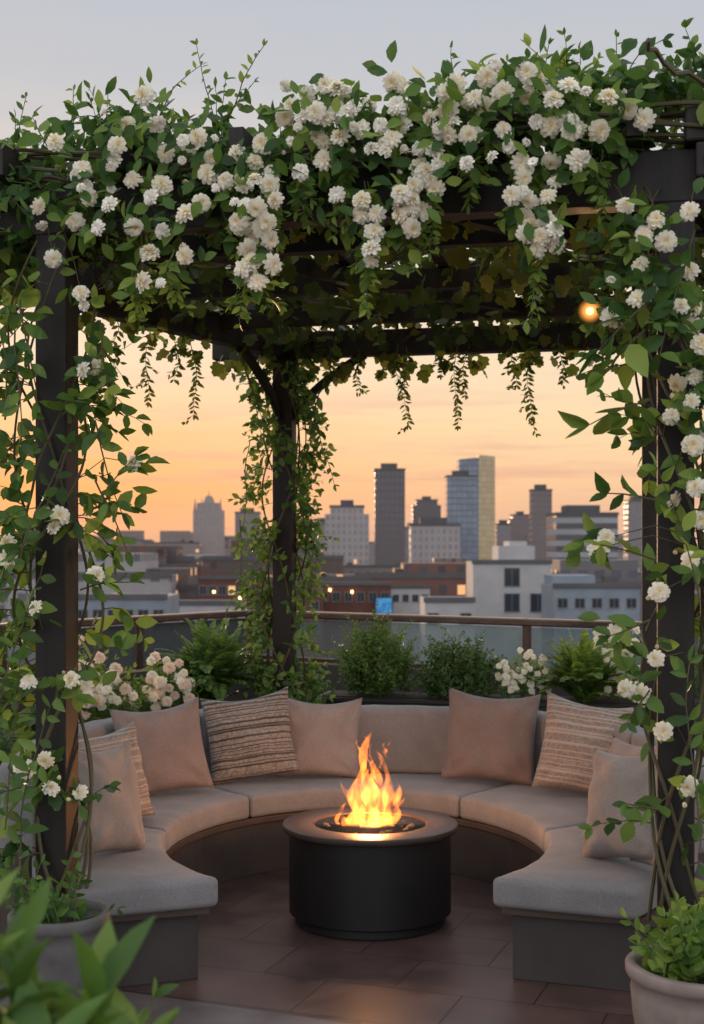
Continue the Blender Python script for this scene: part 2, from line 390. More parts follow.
# ------------------------------------------------------------ sofa
CX,CY=.015,6.75
def curve(rx,ry,endy,exb=2.0,exf=2.0,off=0.0):
    s=max(-1,min(1,(endy-CY)/ry)); pe=math.asin(s)
    def f(t):
        ph=(math.pi-pe)+(pe-(math.pi-pe))*t
        c,sn=math.cos(ph),math.sin(ph); ex=exb if sn>0 else exf
        x=math.copysign(abs(c)**(2/ex),c)*rx; y=math.copysign(abs(sn)**(2/ex),sn)*ry
        return Vector((CX+x,CY+y,0))
    return f
inner=curve(.94,1.2,5.80)
outer=curve(1.55,1.75,5.57,2.6,2.0)
outerB=curve(1.70,1.90,5.57,2.6,2.0)
inB=curve(.97,1.23,5.87); outB=curve(1.69,1.89,5.62,2.6,2.0)
def sweep(fi,fo,t0,t1,z0,z1,r,nseg=14,puff=0,jit=0):
    mid=lambda t:(fi(t)+fo(t))/2
    L=sum((mid(t0+(t1-t0)*(i+1)/20)-mid(t0+(t1-t0)*i/20)).length for i in range(20)); K=5
    seq=[(r*(1-math.cos(a)),r*(1-math.sin(a))) for a in [i/K*math.pi/2 for i in range(K+1)]]
    pos=[(s,e) for s,e in seq]
    for i in range(1,nseg): pos.append((r+(L-2*r)*i/nseg,0))
    pos+=[(L-s,e) for s,e in reversed(seq)]
    V=[];F=[];n=0
    for s,e in pos:
        t=t0+(t1-t0)*s/L; a=fi(t); b=fo(t); Wd=(b-a).length; dr=(b-a)/Wd; c=(a+b)/2
        hw=Wd/2-e; hh=(z1-z0)/2-e; rr=max(r-e,.004); ring=[]; q=5
        for (sx_,sz_) in ((1,-1),(1,1),(-1,1),(-1,-1)):
            for k in range(q):
                aa=k/(q-1)*math.pi/2
                th={(1,-1):-math.pi/2,(1,1):0,(-1,1):math.pi/2,(-1,-1):math.pi}[(sx_,sz_)]+aa
                ring.append((sx_*(hw-rr)+rr*math.cos(th), sz_*(hh-rr)+rr*math.sin(th)))
            if (sx_,sz_)==(1,1):
                for f in (.8,.6,.3,0,-.3,-.6,-.8): ring.append((f*(hw-rr),hh))
            if (sx_,sz_)==(-1,-1):
                for f in (-.6,.6): ring.append((f*(hw-rr),-hh))
        n=len(ring); prog=min(1,min(s,L-s)/(.12))
        for x,zz in ring:
            pz=puff*(1-(x/max(hw,.01))**2)*prog if zz>0 else 0
            p=c+dr*x; wv=jit*math.sin(p.x*17+p.y*9)*math.sin(p.y*21-p.x*5) if zz>0 else 0
            V.append((p.x,p.y,(z0+z1)/2+zz+pz+wv))
    m=len(pos)
    for i in range(m-1):
        for k in range(n): F.append((i*n+k,i*n+(k+1)%n,(i+1)*n+(k+1)%n,(i+1)*n+k))
    F.append(tuple(range(n))[::-1]); F.append(tuple((m-1)*n+k for k in range(n)))
    return V,F
def fabric(name,col,col2=None,stripes=None,weave=170,var=.12,wr=1.0,wc=.6):
    m,nt,out=newmat(name); tcn=N(nt,'ShaderNodeTexCoord').outputs['Object']
    n1=Noise(nt,tcn,5,5); n2=Noise(nt,tcn,weave,3,.7); n3=Noise(nt,tcn,6,3,.5)
    a=tuple(x*(1-var) for x in col); b=tuple(x*(1+var) for x in col)
    c=Ramp(nt,n1,[(.3,a),(.7,b)])
    c=Mix(nt,wc,c,Ramp(nt,n2,[(.35,(.68,.68,.68)),(.65,(1.15,1.15,1.15))]),'MULTIPLY')
    if stripes:
        s=N(nt,'ShaderNodeSeparateXYZ'); nt.links.new(tcn,s.inputs[0])
        y=Mth(nt,'MULTIPLY_ADD',Noise(nt,tcn,14,3),.012,s.outputs[1])
        wn=N(nt,'ShaderNodeTexNoise',noise_dimensions='1D'); wn.inputs['Scale'].default_value=stripes*1.7; nt.links.new(y,wn.inputs['W'])
        k=Mth(nt,'MULTIPLY',Mth(nt,'GREATER_THAN',wn.outputs['Fac'],.47),Mth(nt,'MULTIPLY_ADD',Noise(nt,tcn,60,3),1.8,-.2))
        kk=N(nt,'ShaderNodeClamp'); nt.links.new(k,kk.inputs[0])
        c=Mix(nt,kk.outputs[0],c,col2)
    h=Mth(nt,'MULTIPLY_ADD',n2,.22,Mth(nt,'MULTIPLY',n3,2.4*wr))
    p=Princ(nt,out,c,.92,bump=h,bstr=.5,bdist=.009,spec=.12)
    p.inputs['Sheen Weight'].default_value=.12
    return m
M_sofa=fabric('sofa_fabric',(.245,.235,.245))
sofa=empty('sofa',(CX,CY,0),'curved built-in outdoor sofa with taupe cushions around the fire pit','sofa')
V,F=sweep(inB,outB,0,1,.0,.285,.004,60); mk('base',V,F,simple('sofa_base',(.045,.038,.036),.6,nscale=3,var=.3),sofa)
i2=curve(.955,1.215,5.83); o2=curve(1.70,1.90,5.59,2.6,2.0)
V,F=sweep(i2,o2,0,1,.288,.325,.006,60); mk('wooden_ledge',V,F,simple('ledge_wood',(.075,.052,.042),.5,nscale=6),sofa)
cuts=[0,.19,.365,.635,.81,1]
for a,b in zip(cuts,cuts[1:]):
    V,F=sweep(inner,outer,a+.0008,b-.0008,.328,.455,.028,30,puff=.012,jit=.0025); mk('seat_cushion',V,F,M_sofa,sofa,smooth=True)
cuts=[.09,.22,.38,.62,.78,.91]
bi=curve(1.53,1.73,5.57,2.6,2.0)
for a,b in zip(cuts,cuts[1:]):
    V,F=sweep(bi,outerB,a+.0010,b-.0010,.45,.86,.04,30,puff=.008,jit=.004); mk('backrest_cushion',V,F,M_sofa,sofa,smooth=True)

# ------------------------------------------------------------ pillows
def pillow(c,nrm,size=.5,thick=.085,lean=18,roll=0,mat=None,label=''):
    n=26; V=[];F=[]; idx={}
    rr=random.Random(int(c[0]*1000)+5)
    ph=[rr.uniform(0,6) for _ in range(6)]
    for sgn in (1,-1):
        for i in range(n+1):
            for j in range(n+1):
                a=-1+2*i/n; b=-1+2*j/n
                edge=(i in(0,n) or j in(0,n))
                if sgn==-1 and edge: idx[(sgn,i,j)]=idx[(1,i,j)]; continue
                x=a*(1-.085*(1-b*b)); y=b*(1-.085*(1-a*a))
                tz=thick*((max(0,1-a*a))**.42*(max(0,1-b*b))**.42)*(1+.12*math.sin(2*a+ph[4])-.16*b)
                wz=.008*math.sin(5*a+ph[0]+2*b)*math.sin(4*b+ph[1]) + .005*math.sin(11*a*b+ph[2])
                for cx_,cy_ in ((1,1),(-1,1),(1,-1),(-1,-1)):   # folds radiating from the corners
                    dx,dy=cx_-a,cy_-b; r_=math.hypot(dx,dy); th=math.atan2(dy,dx)
                    wz+=.009*math.exp(-(r_-.45)**2*6)*math.sin(th*9+ph[5])
                if edge: wz=.003*math.sin(12*a+ph[3])
                idx[(sgn,i,j)]=len(V)
                V.append((x*size/2,y*size/2-.028*(1-a*a)*(b if b>0 else 0),sgn*tz+wz))
    for sgn in (1,-1):
        for i in range(n):
            for j in range(n):
                q=(idx[(sgn,i,j)],idx[(sgn,i+1,j)],idx[(sgn,i+1,j+1)],idx[(sgn,i,j+1)])
                F.append(q if sgn==1 else q[::-1])
    me=bpy.data.meshes.new('throw_pillow'); me.from_pydata(V,[],F); me.update()
    me.polygons.foreach_set('use_smooth',[True]*len(F)); me.materials.append(mat)
    o=bpy.data.objects.new('throw_pillow',me); COL.objects.link(o)
    zc=.465+size/2*math.cos(math.radians(lean))+abs(math.sin(math.radians(roll)))*size*.18
    nh=Vector((nrm[0],nrm[1],0)).normalized()
    nn_=(nh*math.cos(math.radians(lean))+Vector((0,0,math.sin(math.radians(lean))))).normalized()
    up=Vector((0,0,1)); xx=up.cross(nn_).normalized(); yy=nn_.cross(xx)
    M=Matrix((xx,yy,nn_)).transposed().to_4x4()@Matrix.Rotation(math.radians(roll),4,'Z')
    o.matrix_world=Matrix.Translation((c[0],c[1],zc))@M
    o['label']=label; o['category']='pillow'; o['group']='throw pillows on the curved sofa'
    return o
F_taupe=fabric('taupe_linen',(.262,.205,.192)); F_beige=fabric('beige_linen',(.32,.272,.25)); F_brown=fabric('brown_linen',(.215,.165,.152)); F_pale=fabric('warm_taupe_linen',(.295,.248,.235))
F_weave=fabric('woven_stripe',(.09,.074,.070),(.36,.32,.29),38,weave=160,var=.35)
F_str=fabric('pale_stripe',(.40,.35,.315),(.20,.16,.145),30,weave=180)
pillow((-1.14,6.16),(.88,-.48),.52,.11,14,-6,F_beige,'large beige linen pillow leaning at the sofa end')
pillow((-1.24,6.86),(.74,-.67),.50,.09,16,3,F_str,'pale striped pillow between two plain pillows')
pillow((-1.08,7.72),(.38,-.92),.53,.095,18,5,F_taupe,'plain taupe linen pillow against the backrest')
pillow((-.61,8.14),(.12,-1),.54,.09,17,7,F_weave,'brown and cream woven stripe pillow tilted on the seat')
pillow((-.19,8.28),(.05,-1),.50,.085,15,-2,F_pale,'plain taupe pillow beside the woven stripe pillow')
pillow((.83,8.11),(-.12,-1),.56,.09,18,-4,F_brown,'plain brown linen pillow against the backrest')
pillow((1.33,7.66),(-.28,-.96),.56,.095,18,-7,F_str,'cream pillow with brown stripes against the backrest')
pillow((1.44,6.85),(-.85,-.5),.44,.085,12,4,F_pale,'beige pillow half hidden by a climbing rose')
pillow((1.235,6.02),(-.84,-.54),.52,.11,16,9,F_beige,'large beige linen pillow standing at the sofa end')
pillow((1.35,5.82),(-.9,-.42),.42,.07,10,-3,F_taupe,'small taupe pillow tucked behind a beige pillow')

# ------------------------------------------------------------ fire pit
pit=empty('fire_pit',(.09,6.8,0),'round dark metal fire pit with a bronze rim on tiles','fire pit')
pc=(.09,6.8,0)
M_pit=simple('dark_metal',(.018,.017,.017),.5,.4,nscale=3)
M_rim=simple('bronze_rim',(.052,.036,.030),.42,.3,nscale=5,var=.3)
M_blk=simple('black_steel',(.012,.012,.012),.6)
g=Geo(); g.lathe([(.37,0),(.375,.01),(.375,.055),(.36,.06)],72,pc); mk('plinth',g.V,g.F,M_blk,pit,smooth=False)
g=Geo(); g.lathe([(.398,.05),(.404,.056),(.404,.455),(.39,.458)],96,pc); o=mk('body',g.V,g.F,M_pit,pit,smooth=True)
o.modifiers.new('e','EDGE_SPLIT')
g=Geo(); g.lathe([(.28,.458),(.430,.458),(.436,.461),(.438,.465),(.438,.484),(.436,.488),(.432,.49),(.288,.49),(.284,.488),(.281,.484),(.278,.462)],96,pc,close=True); o=mk('rim',g.V,g.F,M_rim,pit,smooth=True); o.modifiers.new('e','EDGE_SPLIT').split_angle=math.radians(35)
g=Geo(); g.lathe([(.277,.478),(.26,.468),(.24,.43),(.2,.40),(.001,.39)],64,pc); mk('fire_bowl',g.V,g.F,M_blk,pit,smooth=True)
g=Geo()
for i in range(120):
    a=U(0,6.28); r=.245*math.sqrt(R()); s=U(.014,.028); c=Vector((pc[0]+r*math.cos(a),pc[1]+r*math.sin(a),.405+.04*(r/.235)**2+U(0,.035)))
    b=len(g.V); rings=[(0,-1),(.8,-.5),(1,.1),(.65,.7),(0,1)]
    for rr_,zz in rings:
        for k in range(6):
            t=k*math.pi/3; f=U(.7,1.2); g.V.append((c.x+s*rr_*math.cos(t)*f,c.y+s*rr_*math.sin(t)*f,c.z+s*zz*.8))
    for i2_ in range(4):
        for k in range(6): g.F.append((b+i2_*6+k,b+i2_*6+(k+1)%6,b+i2_*6+6+(k+1)%6,b+i2_*6+6+k))
mk('lava_rocks',g.V,g.F,simple('lava_rock',(.035,.028,.026),.95,nscale=40),pit,kind='stuff')
g=Geo()
def tongue(x,y,h,r,sway,ph,ln=0,z0=0,conv=.55):
    pts=[];rad=[];K=34
    for i in range(K+1):
        s=i/K
        px=x*(1-conv*s)+sway*s*math.sin(ph+s*6.5)+ln*s*s; py=y*(1-conv*s)+sway*s*math.cos(ph*1.7+s*4.5)
        pts.append((pc[0]+px,pc[1]+py,.41+z0+h*s))
        rad.append(max(.0015,r*(.35+1.7*s**.8*(1-s))*(1-s)**.6*(1+.35*math.sin(ph*3+s*16))))
    g.tube(pts,rad,12)
rf=random.Random(12)
tongue(.0,0,.58,.060,.055,.5,.0); tongue(-.05,.02,.44,.056,.05,2.2,-.04,conv=.2); tongue(.06,-.02,.46,.054,.05,4.1,.03,conv=.3); tongue(.02,-.05,.36,.054,.05,1.1,-.01)
tongue(.095,.01,.33,.042,.05,3.3,.04,conv=.1); tongue(-.095,-.01,.30,.042,.05,5.1,-.02,conv=.1); tongue(-.06,.06,.38,.040,.06,.9,.05,conv=.2); tongue(.04,.07,.50,.034,.06,5.6,.04)
tongue(-.02,-.07,.50,.032,.065,3.6,-.03,conv=.2); tongue(.115,-.04,.22,.034,.04,2.0,.02,conv=0); tongue(-.12,-.03,.20,.032,.04,.4,0,conv=0)
for i in range(20):
    a=rf.uniform(0,6.28); q=rf.uniform(.05,.16); tongue(q*math.cos(a),q*math.sin(a),rf.uniform(.08,.22),rf.uniform(.014,.026),.04,rf.uniform(0,6),conv=.1)
for i in range(12):
    tongue(rf.uniform(-.10,.10),rf.uniform(-.04,.04),rf.uniform(.05,.13),rf.uniform(.006,.012),.03,rf.uniform(0,6),0,rf.uniform(.22,.44),0)
m,nt,out=newmat('flame'); 
tcn=N(nt,'ShaderNodeTexCoord').outputs['Object']
em=N(nt,'ShaderNodeEmission'); s=N(nt,'ShaderNodeSeparateXYZ'); nt.links.new(tcn,s.inputs[0])
mp=N(nt,'ShaderNodeMapping'); mp.inputs['Scale'].default_value=(1,1,.4); nt.links.new(tcn,mp.inputs[0])
nn1=Noise(nt,mp.outputs[0],24,1)
st=Mth(nt,'MULTIPLY',Mth(nt,'MAXIMUM',Mth(nt,'MULTIPLY_ADD',nn1,7,-2.5),.2),Ramp(nt,s.outputs[2],[(0,(1,1,1)),(.55,(.6,.6,.6))]))
nt.links.new(Mth(nt,'MULTIPLY',st,48),em.inputs[1]); em.inputs[0].default_value=(1,.21,.022,1)
nt.links.new(em.outputs[0],out.inputs['Volume'])
try: m.cycles.volume_step_rate=.4
except Exception: pass
fire=mk('fire',g.V,g.F,m,None,base=(pc[0],pc[1],.415),label='orange flames rising from the round fire pit',category='fire')
rm=fire.modifiers.new('r','REMESH'); rm.mode='VOXEL'; rm.voxel_size=.0045; rm.use_smooth_shade=True
def plight(loc,e,col,r):
    l=bpy.data.lights.new('lamp','POINT'); l.energy=e; l.color=col; l.shadow_soft_size=r
    o=bpy.data.objects.new('light',l); COL.objects.link(o); o.location=loc
plight((pc[0],pc[1],.62),23,(1,.43,.14),.07)
plight((pc[0],pc[1]-.02,.84),8,(1,.43,.14),.05)

# ------------------------------------------------------------ railing, parapet, planters
RA=[Vector((-4.6,8.46,0)),Vector((-1.0,13.3,0)),Vector((1.5,11.67,0)),Vector((6.2,8.7,0))]
M_br=simple('dark_bronze',(.15,.10,.082),.22,.7,nscale=4)
m,nt,out=newmat('rail_glass')
tr=N(nt,'ShaderNodeBsdfTransparent'); tr.inputs[0].default_value=(.78,.86,.86,1)
gl=N(nt,'ShaderNodeBsdfGlossy'); gl.inputs['Roughness'].default_value=.03
fr=N(nt,'ShaderNodeFresnel'); fr.inputs[0].default_value=1.5
df=N(nt,'ShaderNodeBsdfDiffuse'); df.inputs[0].default_value=(.42,.48,.50,1)
x1=N(nt,'ShaderNodeMixShader'); x1.inputs[0].default_value=.18; nt.links.new(tr.outputs[0],x1.inputs[1]); nt.links.new(df.outputs[0],x1.inputs[2])
x2=N(nt,'ShaderNodeMixShader'); nt.links.new(fr.outputs[0],x2.inputs[0]); nt.links.new(x1.outputs[0],x2.inputs[1]); nt.links.new(gl.outputs[0],x2.inputs[2])
nt.links.new(x2.outputs[0],out.inputs['Surface']); M_gl=m
rail=empty('terrace_railing',RA[1],'glass balustrade with dark bronze handrail along the terrace edge','railing')
par=Geo()
for a,b in zip(RA,RA[1:]):
    g=Geo(); d=(b-a).normalized(); g.beam(zb(a,1.225)-d*.02,zb(b,1.225)+d*.02,.12,.065); mk('handrail',g.V,g.F,M_br,rail,bevel=.012)
    g=Geo(); g.beam(zb(a,.80),zb(b,.80),.05,.04); mk('lower_rail',g.V,g.F,M_br,rail,bevel=.005)
    L=(b-a).length; k=max(1,round(L/1.55))
    for i in range(k):
        p=a+(b-a)*(i/k); q=a+(b-a)*((i+1)/k)
        g=Geo(); g.box((p.x,p.y,1.0),(.06,.06,.40),math.atan2(d.y,d.x)); mk('rail_post',g.V,g.F,M_br,rail)
        g=Geo(); g.beam(zb(p+d*.05,1.0),zb(q-d*.05,1.0),.010,.36); mk('glass_panel',g.V,g.F,M_gl,rail)
    par.beam(zb(a,.385),zb(b,.385),.2,.77)
mk('parapet_wall',par.V,par.F,simple('parapet',(.035,.03,.028),.8,nscale=2),None,base=RA[1],label='low dark parapet wall under the glass balustrade',category='wall')
M_pl=simple('planter_dark',(.035,.032,.030),.6,nscale=3)
M_soil=simple('soil',(.03,.022,.016),.95,nscale=30)
def planter(a,b,wd,h,label):
    a=Vector(a);b=Vector(b); e=empty('planter_box',a,label,'planter')
    g=Geo(); g.beam(zb(a,h/2),zb(b,h/2),wd,h); mk('box',g.V,g.F,M_pl,e,bevel=.01)
    g=Geo(); g.beam(zb(a,h+.012),zb(b,h+.012),wd+.04,.024); mk('rim',g.V,g.F,M_pl,e)
    d=(b-a).normalized()*.05
    g=Geo(); g.beam(zb(a+d,h+.026),zb(b-d,h+.026),wd-.06,.012); mk('soil',g.V,g.F,M_soil,e)
planter((-3.0,7.3,0),(-.72,9.35,0),.42,.72,'long dark planter holding pale flowers and fern')
planter((-.22,9.85,0),(2.75,9.15,0),.42,.78,'long dark planter holding shrubs behind the sofa')
def shrub(name,c,rad,h,n,mat,leaf,label,cat,ratio=.45,pairs=False,droop=.2,flowers=0,fl=None,fs=1.,ln=(.2,.35)):
    c=Vector(c); e=empty(name,c,label,cat); L=Leaves(); S=Geo(); tips=[]
    for i in range(n):
        a=U(0,6.28); q=math.sqrt(R())
        hz=h*math.sqrt(max(.1,1-.6*q*q))*U(.8,1.15)
        st=c+Vector((rad*.6*q*math.cos(a),rad*.6*q*math.sin(a),hz*U(0,.62)))
        d=Vector((q*math.cos(a)*rad/h*1.0,q*math.sin(a)*rad/h*1.0,.9+.3*R()))
        o=Vector((math.cos(a),math.sin(a),.2))
        pts=shoot(L,S,st,d,hz*U(*ln)*1.5,leaf,leaf*.5,droop,.0025,.14,ratio,out=o,pairs=pairs)
        tips.append((pts[-1],o))
    S.tube([c-Vector((0,0,.02)),c+Vector((.01,0,h*.4))],.012,6)
    mk('stem',S.V,S.F,M_gstem,e); L.build('leaves',mat,e)
    tips.sort(key=lambda t:t[0].y+R()*.25-t[0].z*.6)
    for p,o in tips[:flowers]:
        flower(e,p+Vector((0,-.03,.01)),o*.4+Vector((0,-.8,.6)),fs*U(.7,1.15),random.choice(fl or FL))
    return e
def fern(name,c,n,ln,mat,label,cat,lw=.05):
    c=Vector(c); e=empty(name,c,label,cat); L=Leaves(); S=Geo()
    for i in range(n):
        a=U(0,6.28); el=U(.6,1.5); d=Vector((math.cos(a)*math.cos(el),math.sin(a)*math.cos(el),math.sin(el)))
        l=ln*U(.7,1.1); sp=.015; k=int(l/sp); p=c+rv(.03); p.z=c.z+U(0,.08); pts=[p.copy()]
        for j in range(k):
            f=j/k; d.z-=.045*(.4+f); d.normalize(); p=p+d*sp; pts.append(p.copy())
            side=d.cross(Vector((0,0,1)))
            if side.length<.05: side=Vector((1,0,0))
            side.normalize(); nm=side.cross(d)
            ww=lw*math.sin(math.pi*min(.97,.12+.86*f))
            for q in (1,-1): L.add(p,side*q+d*.55+rv(.05),nm+rv(.1),ww+.01,.016)
        S.tube(pts,.0028,4,cap=False)
    mk('stem',S.V,S.F,M_gstem,e); L.build('fronds',mat,e); return e
shrub('flowering_shrub',(-1.66,8.50,.72),.40,.52,170,G_bright,.08,'shrub with cream and blush blossoms in a dark planter','shrub',flowers=44,fl=FL+FLP+FLP,fs=1.1)
shrub('flowering_shrub',(-1.24,8.86,.72),.32,.44,140,G_bright,.075,'shrub with pale blush blossoms beside a fern','shrub',flowers=34,fl=FL+FLP+FLP,fs=1.05)
fern('fern',(-.96,9.25,.80),110,.54,G_shrub,'green fern with arching fronds in a planter','fern',lw=.07)
shrub('green_shrub',(.18,9.74,.80),.32,.54,300,G_shrub,.046,'loose small-leaved green shrub growing in a planter','shrub',pairs=True,ln=(.2,.5))
shrub('green_shrub',(.76,9.58,.80),.33,.45,300,G_dark,.046,'round small-leaved green shrub growing in a planter','shrub',pairs=True,ln=(.2,.46))
shrub('flowering_shrub',(1.18,9.44,.80),.25,.36,120,G_bright,.05,'low shrub dotted with small white flowers','shrub',flowers=50,fs=.7)
fern('fern',(1.60,9.28,.80),80,.44,G_bright,'light green fern with arching fronds in a planter','fern',lw=.06)
shrub('flowering_shrub',(1.80,9.50,.80),.38,.52,150,G_bright,.065,'shrub with cream flowers rising behind a fern','shrub',flowers=44,fs=.9)
shrub('green_shrub',(-2.3,7.95,.72),.35,.6,130,G_dark,.09,'dense dark green shrub in a planter','shrub')
fern('fern',(-1.80,7.55,.35),60,.7,G_dark,'dark fern standing beside the pergola post','fern')
shrub('green_shrub',(2.35,9.2,.80),.35,.5,110,G_shrub,.06,'leafy green shrub at the end of a planter','shrub')
shrub('green_shrub',(-.42,9.85,.60),.30,.5,110,G_shrub,.06,'leafy shrub behind the rear pergola post','shrub')

# ------------------------------------------------------------ vines
def beam_s(x):
    k=(x-352)/FOC; return (5.65*k+1.225)/(.978+.208*k)
def beamY(x): 
    s=beam_s(x); return 5.65-.208*s
can=empty('climbing_rose',P0+Vector((0,0,3.2)),'mass of white-flowering climbing rose draped over the pergola front beam','vine')
L=Leaves(); LB=Leaves(); S=Geo()
OUT=Vector((-.2,-1,0)).normalized()
for k in range(7):
    pts=[]; ph=U(0,6)
    for i in range(60):
        s=-1.3+4.3*i/59; p=P0+u*s; p=p+v*(-.07+.08*math.sin(ph+s*3.1)); p.z=3.42+.07*math.sin(ph*2+s*2.3+k); pts.append(p)
    S.tube(pts,[.008]*60,6)
def topz(s): return 3.60+.06*math.sin(s*3.1+1)+.05*math.sin(s*7.3)+ (.10 if s>1.9 else 0)
def botz(s):
    b=3.26+.05*math.sin(s*4.7+.5)
    if s<.35: b-=.18
    elif s>1.3: b=3.33+.03*math.sin(s*5)
    if s>2.42: b=3.5
    return b
for i in range(640):
    s=U(-1.2,3.1); fz=R()
    st=P0+u*s+v*U(-.14,.3); zb0=botz(s); st.z=zb0+(topz(s)-.12-zb0)*fz
    if s>2.42 and R()<.55: continue
    low=fz<.5
    d=u*random.gauss(0,.6)+v*(-.55+.5*R())+Vector((0,0,U(-.3,.75) if low else U(.0,1.0)))
    shoot(L if R()<.64 else LB,S,st,d,U(.12,.26 if (low and s>.35) else .32),U(.075,.11),.037,U(.2,.9) if s>.35 else U(.3,1.1),.0028,.13,.58,out=OUT)
for i in range(1300):
    s=U(-1.2,3.1); p=P0+u*s+v*U(-.16,.55); p.z=U(botz(s)+.05,topz(s)+.0)
    L.add(p,rv(1),rv(.6)+OUT*.6+Vector((0,0,.5)),U(.07,.11),U(.04,.06))
for i in range(170):
    s=U(-1.2,3.0); st=P0+u*s+v*U(.2,1.6); st.z=U(3.45,3.6)
    shoot(L,S,st,u*random.gauss(0,.7)+v*random.gauss(0,.5)+Vector((0,0,.8)),U(.14,.28),.09,.036,.6,.0028,.13,.55,out=OUT)
for x,ytop,lean in ((165,42,.3),(205,50,-.2),(232,42,.2),(238,70,.5),(60,85,-.2),(20,95,.1),(110,90,.1),(445,40,-.3),(470,48,.3),(485,60,-.5),(560,40,.25),(585,32,.5),(600,45,.7),(625,35,.3),(690,60,.2),(300,88,0),(360,88,.2),(660,70,-.1),(145,95,-.5)):
    Y=beamY(x)-.05; tz=CAMZ+(548-ytop)/FOC*Y; s=beam_s(x); st=P0+u*(s-lean*.25)+v*.02; st.z=3.5
    shoot(L if R()<.5 else LB,S,st,u*lean+Vector((0,-.05,1)),max(.2,(tz-3.46)),.065,.028,.05,.0034,.07,.45,out=OUT,taper=.55)
    shoot(L,S,st,u*(lean+U(-.4,.4))+Vector((0,-.2,1)),max(.15,(tz-3.5)*.7),.08,.032,.3,.0034,.09,.5,out=OUT,taper=.5)
FLW=[(85,187),(98,230),(52,256),(80,293),(133,178),(150,200),(152,257),(170,160),(183,210),(215,155),(232,153),(190,137),(140,100),(122,122),(205,130),(135,228),(184,252),(141,280),(88,200),(208,172),
(266,188),(240,185),(245,206),(238,150),(263,215),(240,230),(258,240),(250,275),(276,262),(272,172),(290,125),(300,110),(316,115),(335,105),(345,140),(360,110),(375,102),(380,122),(410,95),(426,100),(430,125),(446,115),(450,140),(415,146),(438,168),(463,138),(470,95),(490,75),(480,105),(502,100),(520,75),(540,85),(545,125),(575,130),(590,88),(612,100),(622,115),(642,122),(300,168),(330,135),(320,160),(280,148),(395,132),(365,130),(355,158),(310,140),(458,90),(508,84),(555,100),(500,125),(470,165),(560,120),(600,130),(525,100),(400,110),
(365,215),(372,230),(401,170),(402,190),(408,211),(421,213),(405,232),(340,193),(371,262),(418,165),(340,120),(520,190),(520,165),(533,224),(524,214),(541,236),(553,178),(545,155),(550,212),(556,230),(575,126),(622,205),(632,95),(692,210),(663,240),(643,236),(640,262),(655,218),(390,88),(350,92),(435,140),(320,92),(577,155),(100,115),(160,125),(120,155),(308,98),(395,100),(455,120),(530,118),(515,140),(285,112),(60,140),(110,205),(165,185),(72,225),(35,210),(200,205),(225,180),(165,230),(330,95),(345,108),(405,118),(440,100),(490,110),(565,80),(80,165),(115,140),(255,160),(270,140),(325,120),(370,145),(430,155),(480,140)]
canF=[]
for (x,y) in FLW:
    Y=beamY(x)-U(.28,.42); j=7 if y<165 else 4
    p=W(x+U(-j,j),y+U(-j,j),Y); canF.append(p)
    s=beam_s(x); b=P0+u*(s+U(-.1,.1)); b.z=max(3.22,min(3.5,p.z+.06))
    pts=[b+(p-b)*t+Vector((0,0,.05*math.sin(math.pi*t))) for t in (0,.25,.5,.75,.97)]
    S.tube(pts,.0028,4,cap=False)
    for k in range(6):
        q=p+rv(.04)+Vector((0,.045,0)); LL=L if R()<.5 else LB
        dd=rv(1); dd.y*=.4; LL.add(q,dd,rv(.5)+OUT*.8+Vector((0,0,.4)),U(.06,.09),U(.035,.05))
cnt=0
nb=[]
random.shuffle(canF)
for p in canF:
    n=OUT+rv(.35)+Vector((0,0,.1))
    if cnt<97: flower(can,p,n,U(.86,1.16)); cnt+=1
    else: nb.append((p,n,U(.72,1.0)))
    if R()<.4: nb.append((p+Vector((U(-.11,.11),U(-.02,.05),U(-.11,.08))),n+rv(.5),U(.42,.75)))
PM2=simple('cream_petal_plain',(.97,.93,.83),.7,var=.03,nscale=20)
V=[];F=[]
for p,n,s in nb:
    me=random.choice(FL+[BUD]); q=Vector(n).to_track_quat('Z','Y'); b=len(V)
    for vv in me.vertices: V.append(tuple(p+q@(vv.co*s)))
    for pl in me.polygons: F.append(tuple(b+i for i in pl.vertices))
mk('small_flowers',V,F,PM2,can,smooth=True,kind='stuff')
mk('stem',S.V,S.F,M_stem,can); L.build('leaves',G_rose,can); LB.build('young_leaves',G_bright,can)
def spray(x,ytop,ybot,Y,fls,label,bright=True,leaf=.062,dens=1):
    a=W(x,ytop,Y); b=W(x+U(-5,5),ybot,Y); e=empty('hanging_vine',a,label,'vine','vine sprays hanging from the pergola'); L=Leaves(); S=Geo()
    for k in range(2 if dens>0.7 else 1):
        pts=[]; n=max(5,int((a.z-b.z)/.026)); off=U(-.02,.02); ph=U(0,6)
        for i in range(n+1):
            t=i/n; p=a+(b-a)*t*(1 if k==0 else .8)+Vector((off+.015*math.sin(ph+t*6),.02*math.cos(ph+t*5),0)); pts.append(p)
            if i>1:
                for q in (1,-1):
                    ll=leaf*U(.8,1.3)*(1-.4*t)
                    L.add(p,Vector((q*.7,U(-.5,.5),-.6))+rv(.25),OUT*.7+rv(.5),ll,ll*.45)
                if R()<.25*dens: shoot(L,S,p,Vector((U(-1,1),U(-.6,.4),-.4)),U(.05,.10),leaf*.9,.024,.8,.0018,.1,.45,out=OUT)
        L.add(b,Vector((0,0,-1)),OUT,leaf*.6,leaf*.25)
        S.tube(pts,.003,4,cap=False)
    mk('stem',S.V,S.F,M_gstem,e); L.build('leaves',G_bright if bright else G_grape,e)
    for fx,fy in fls: flower(e,W(fx,fy,Y-.12),OUT+rv(.4),U(.80,1.1))
Lb='slender leafy spray with cream blossoms hanging from the front beam'
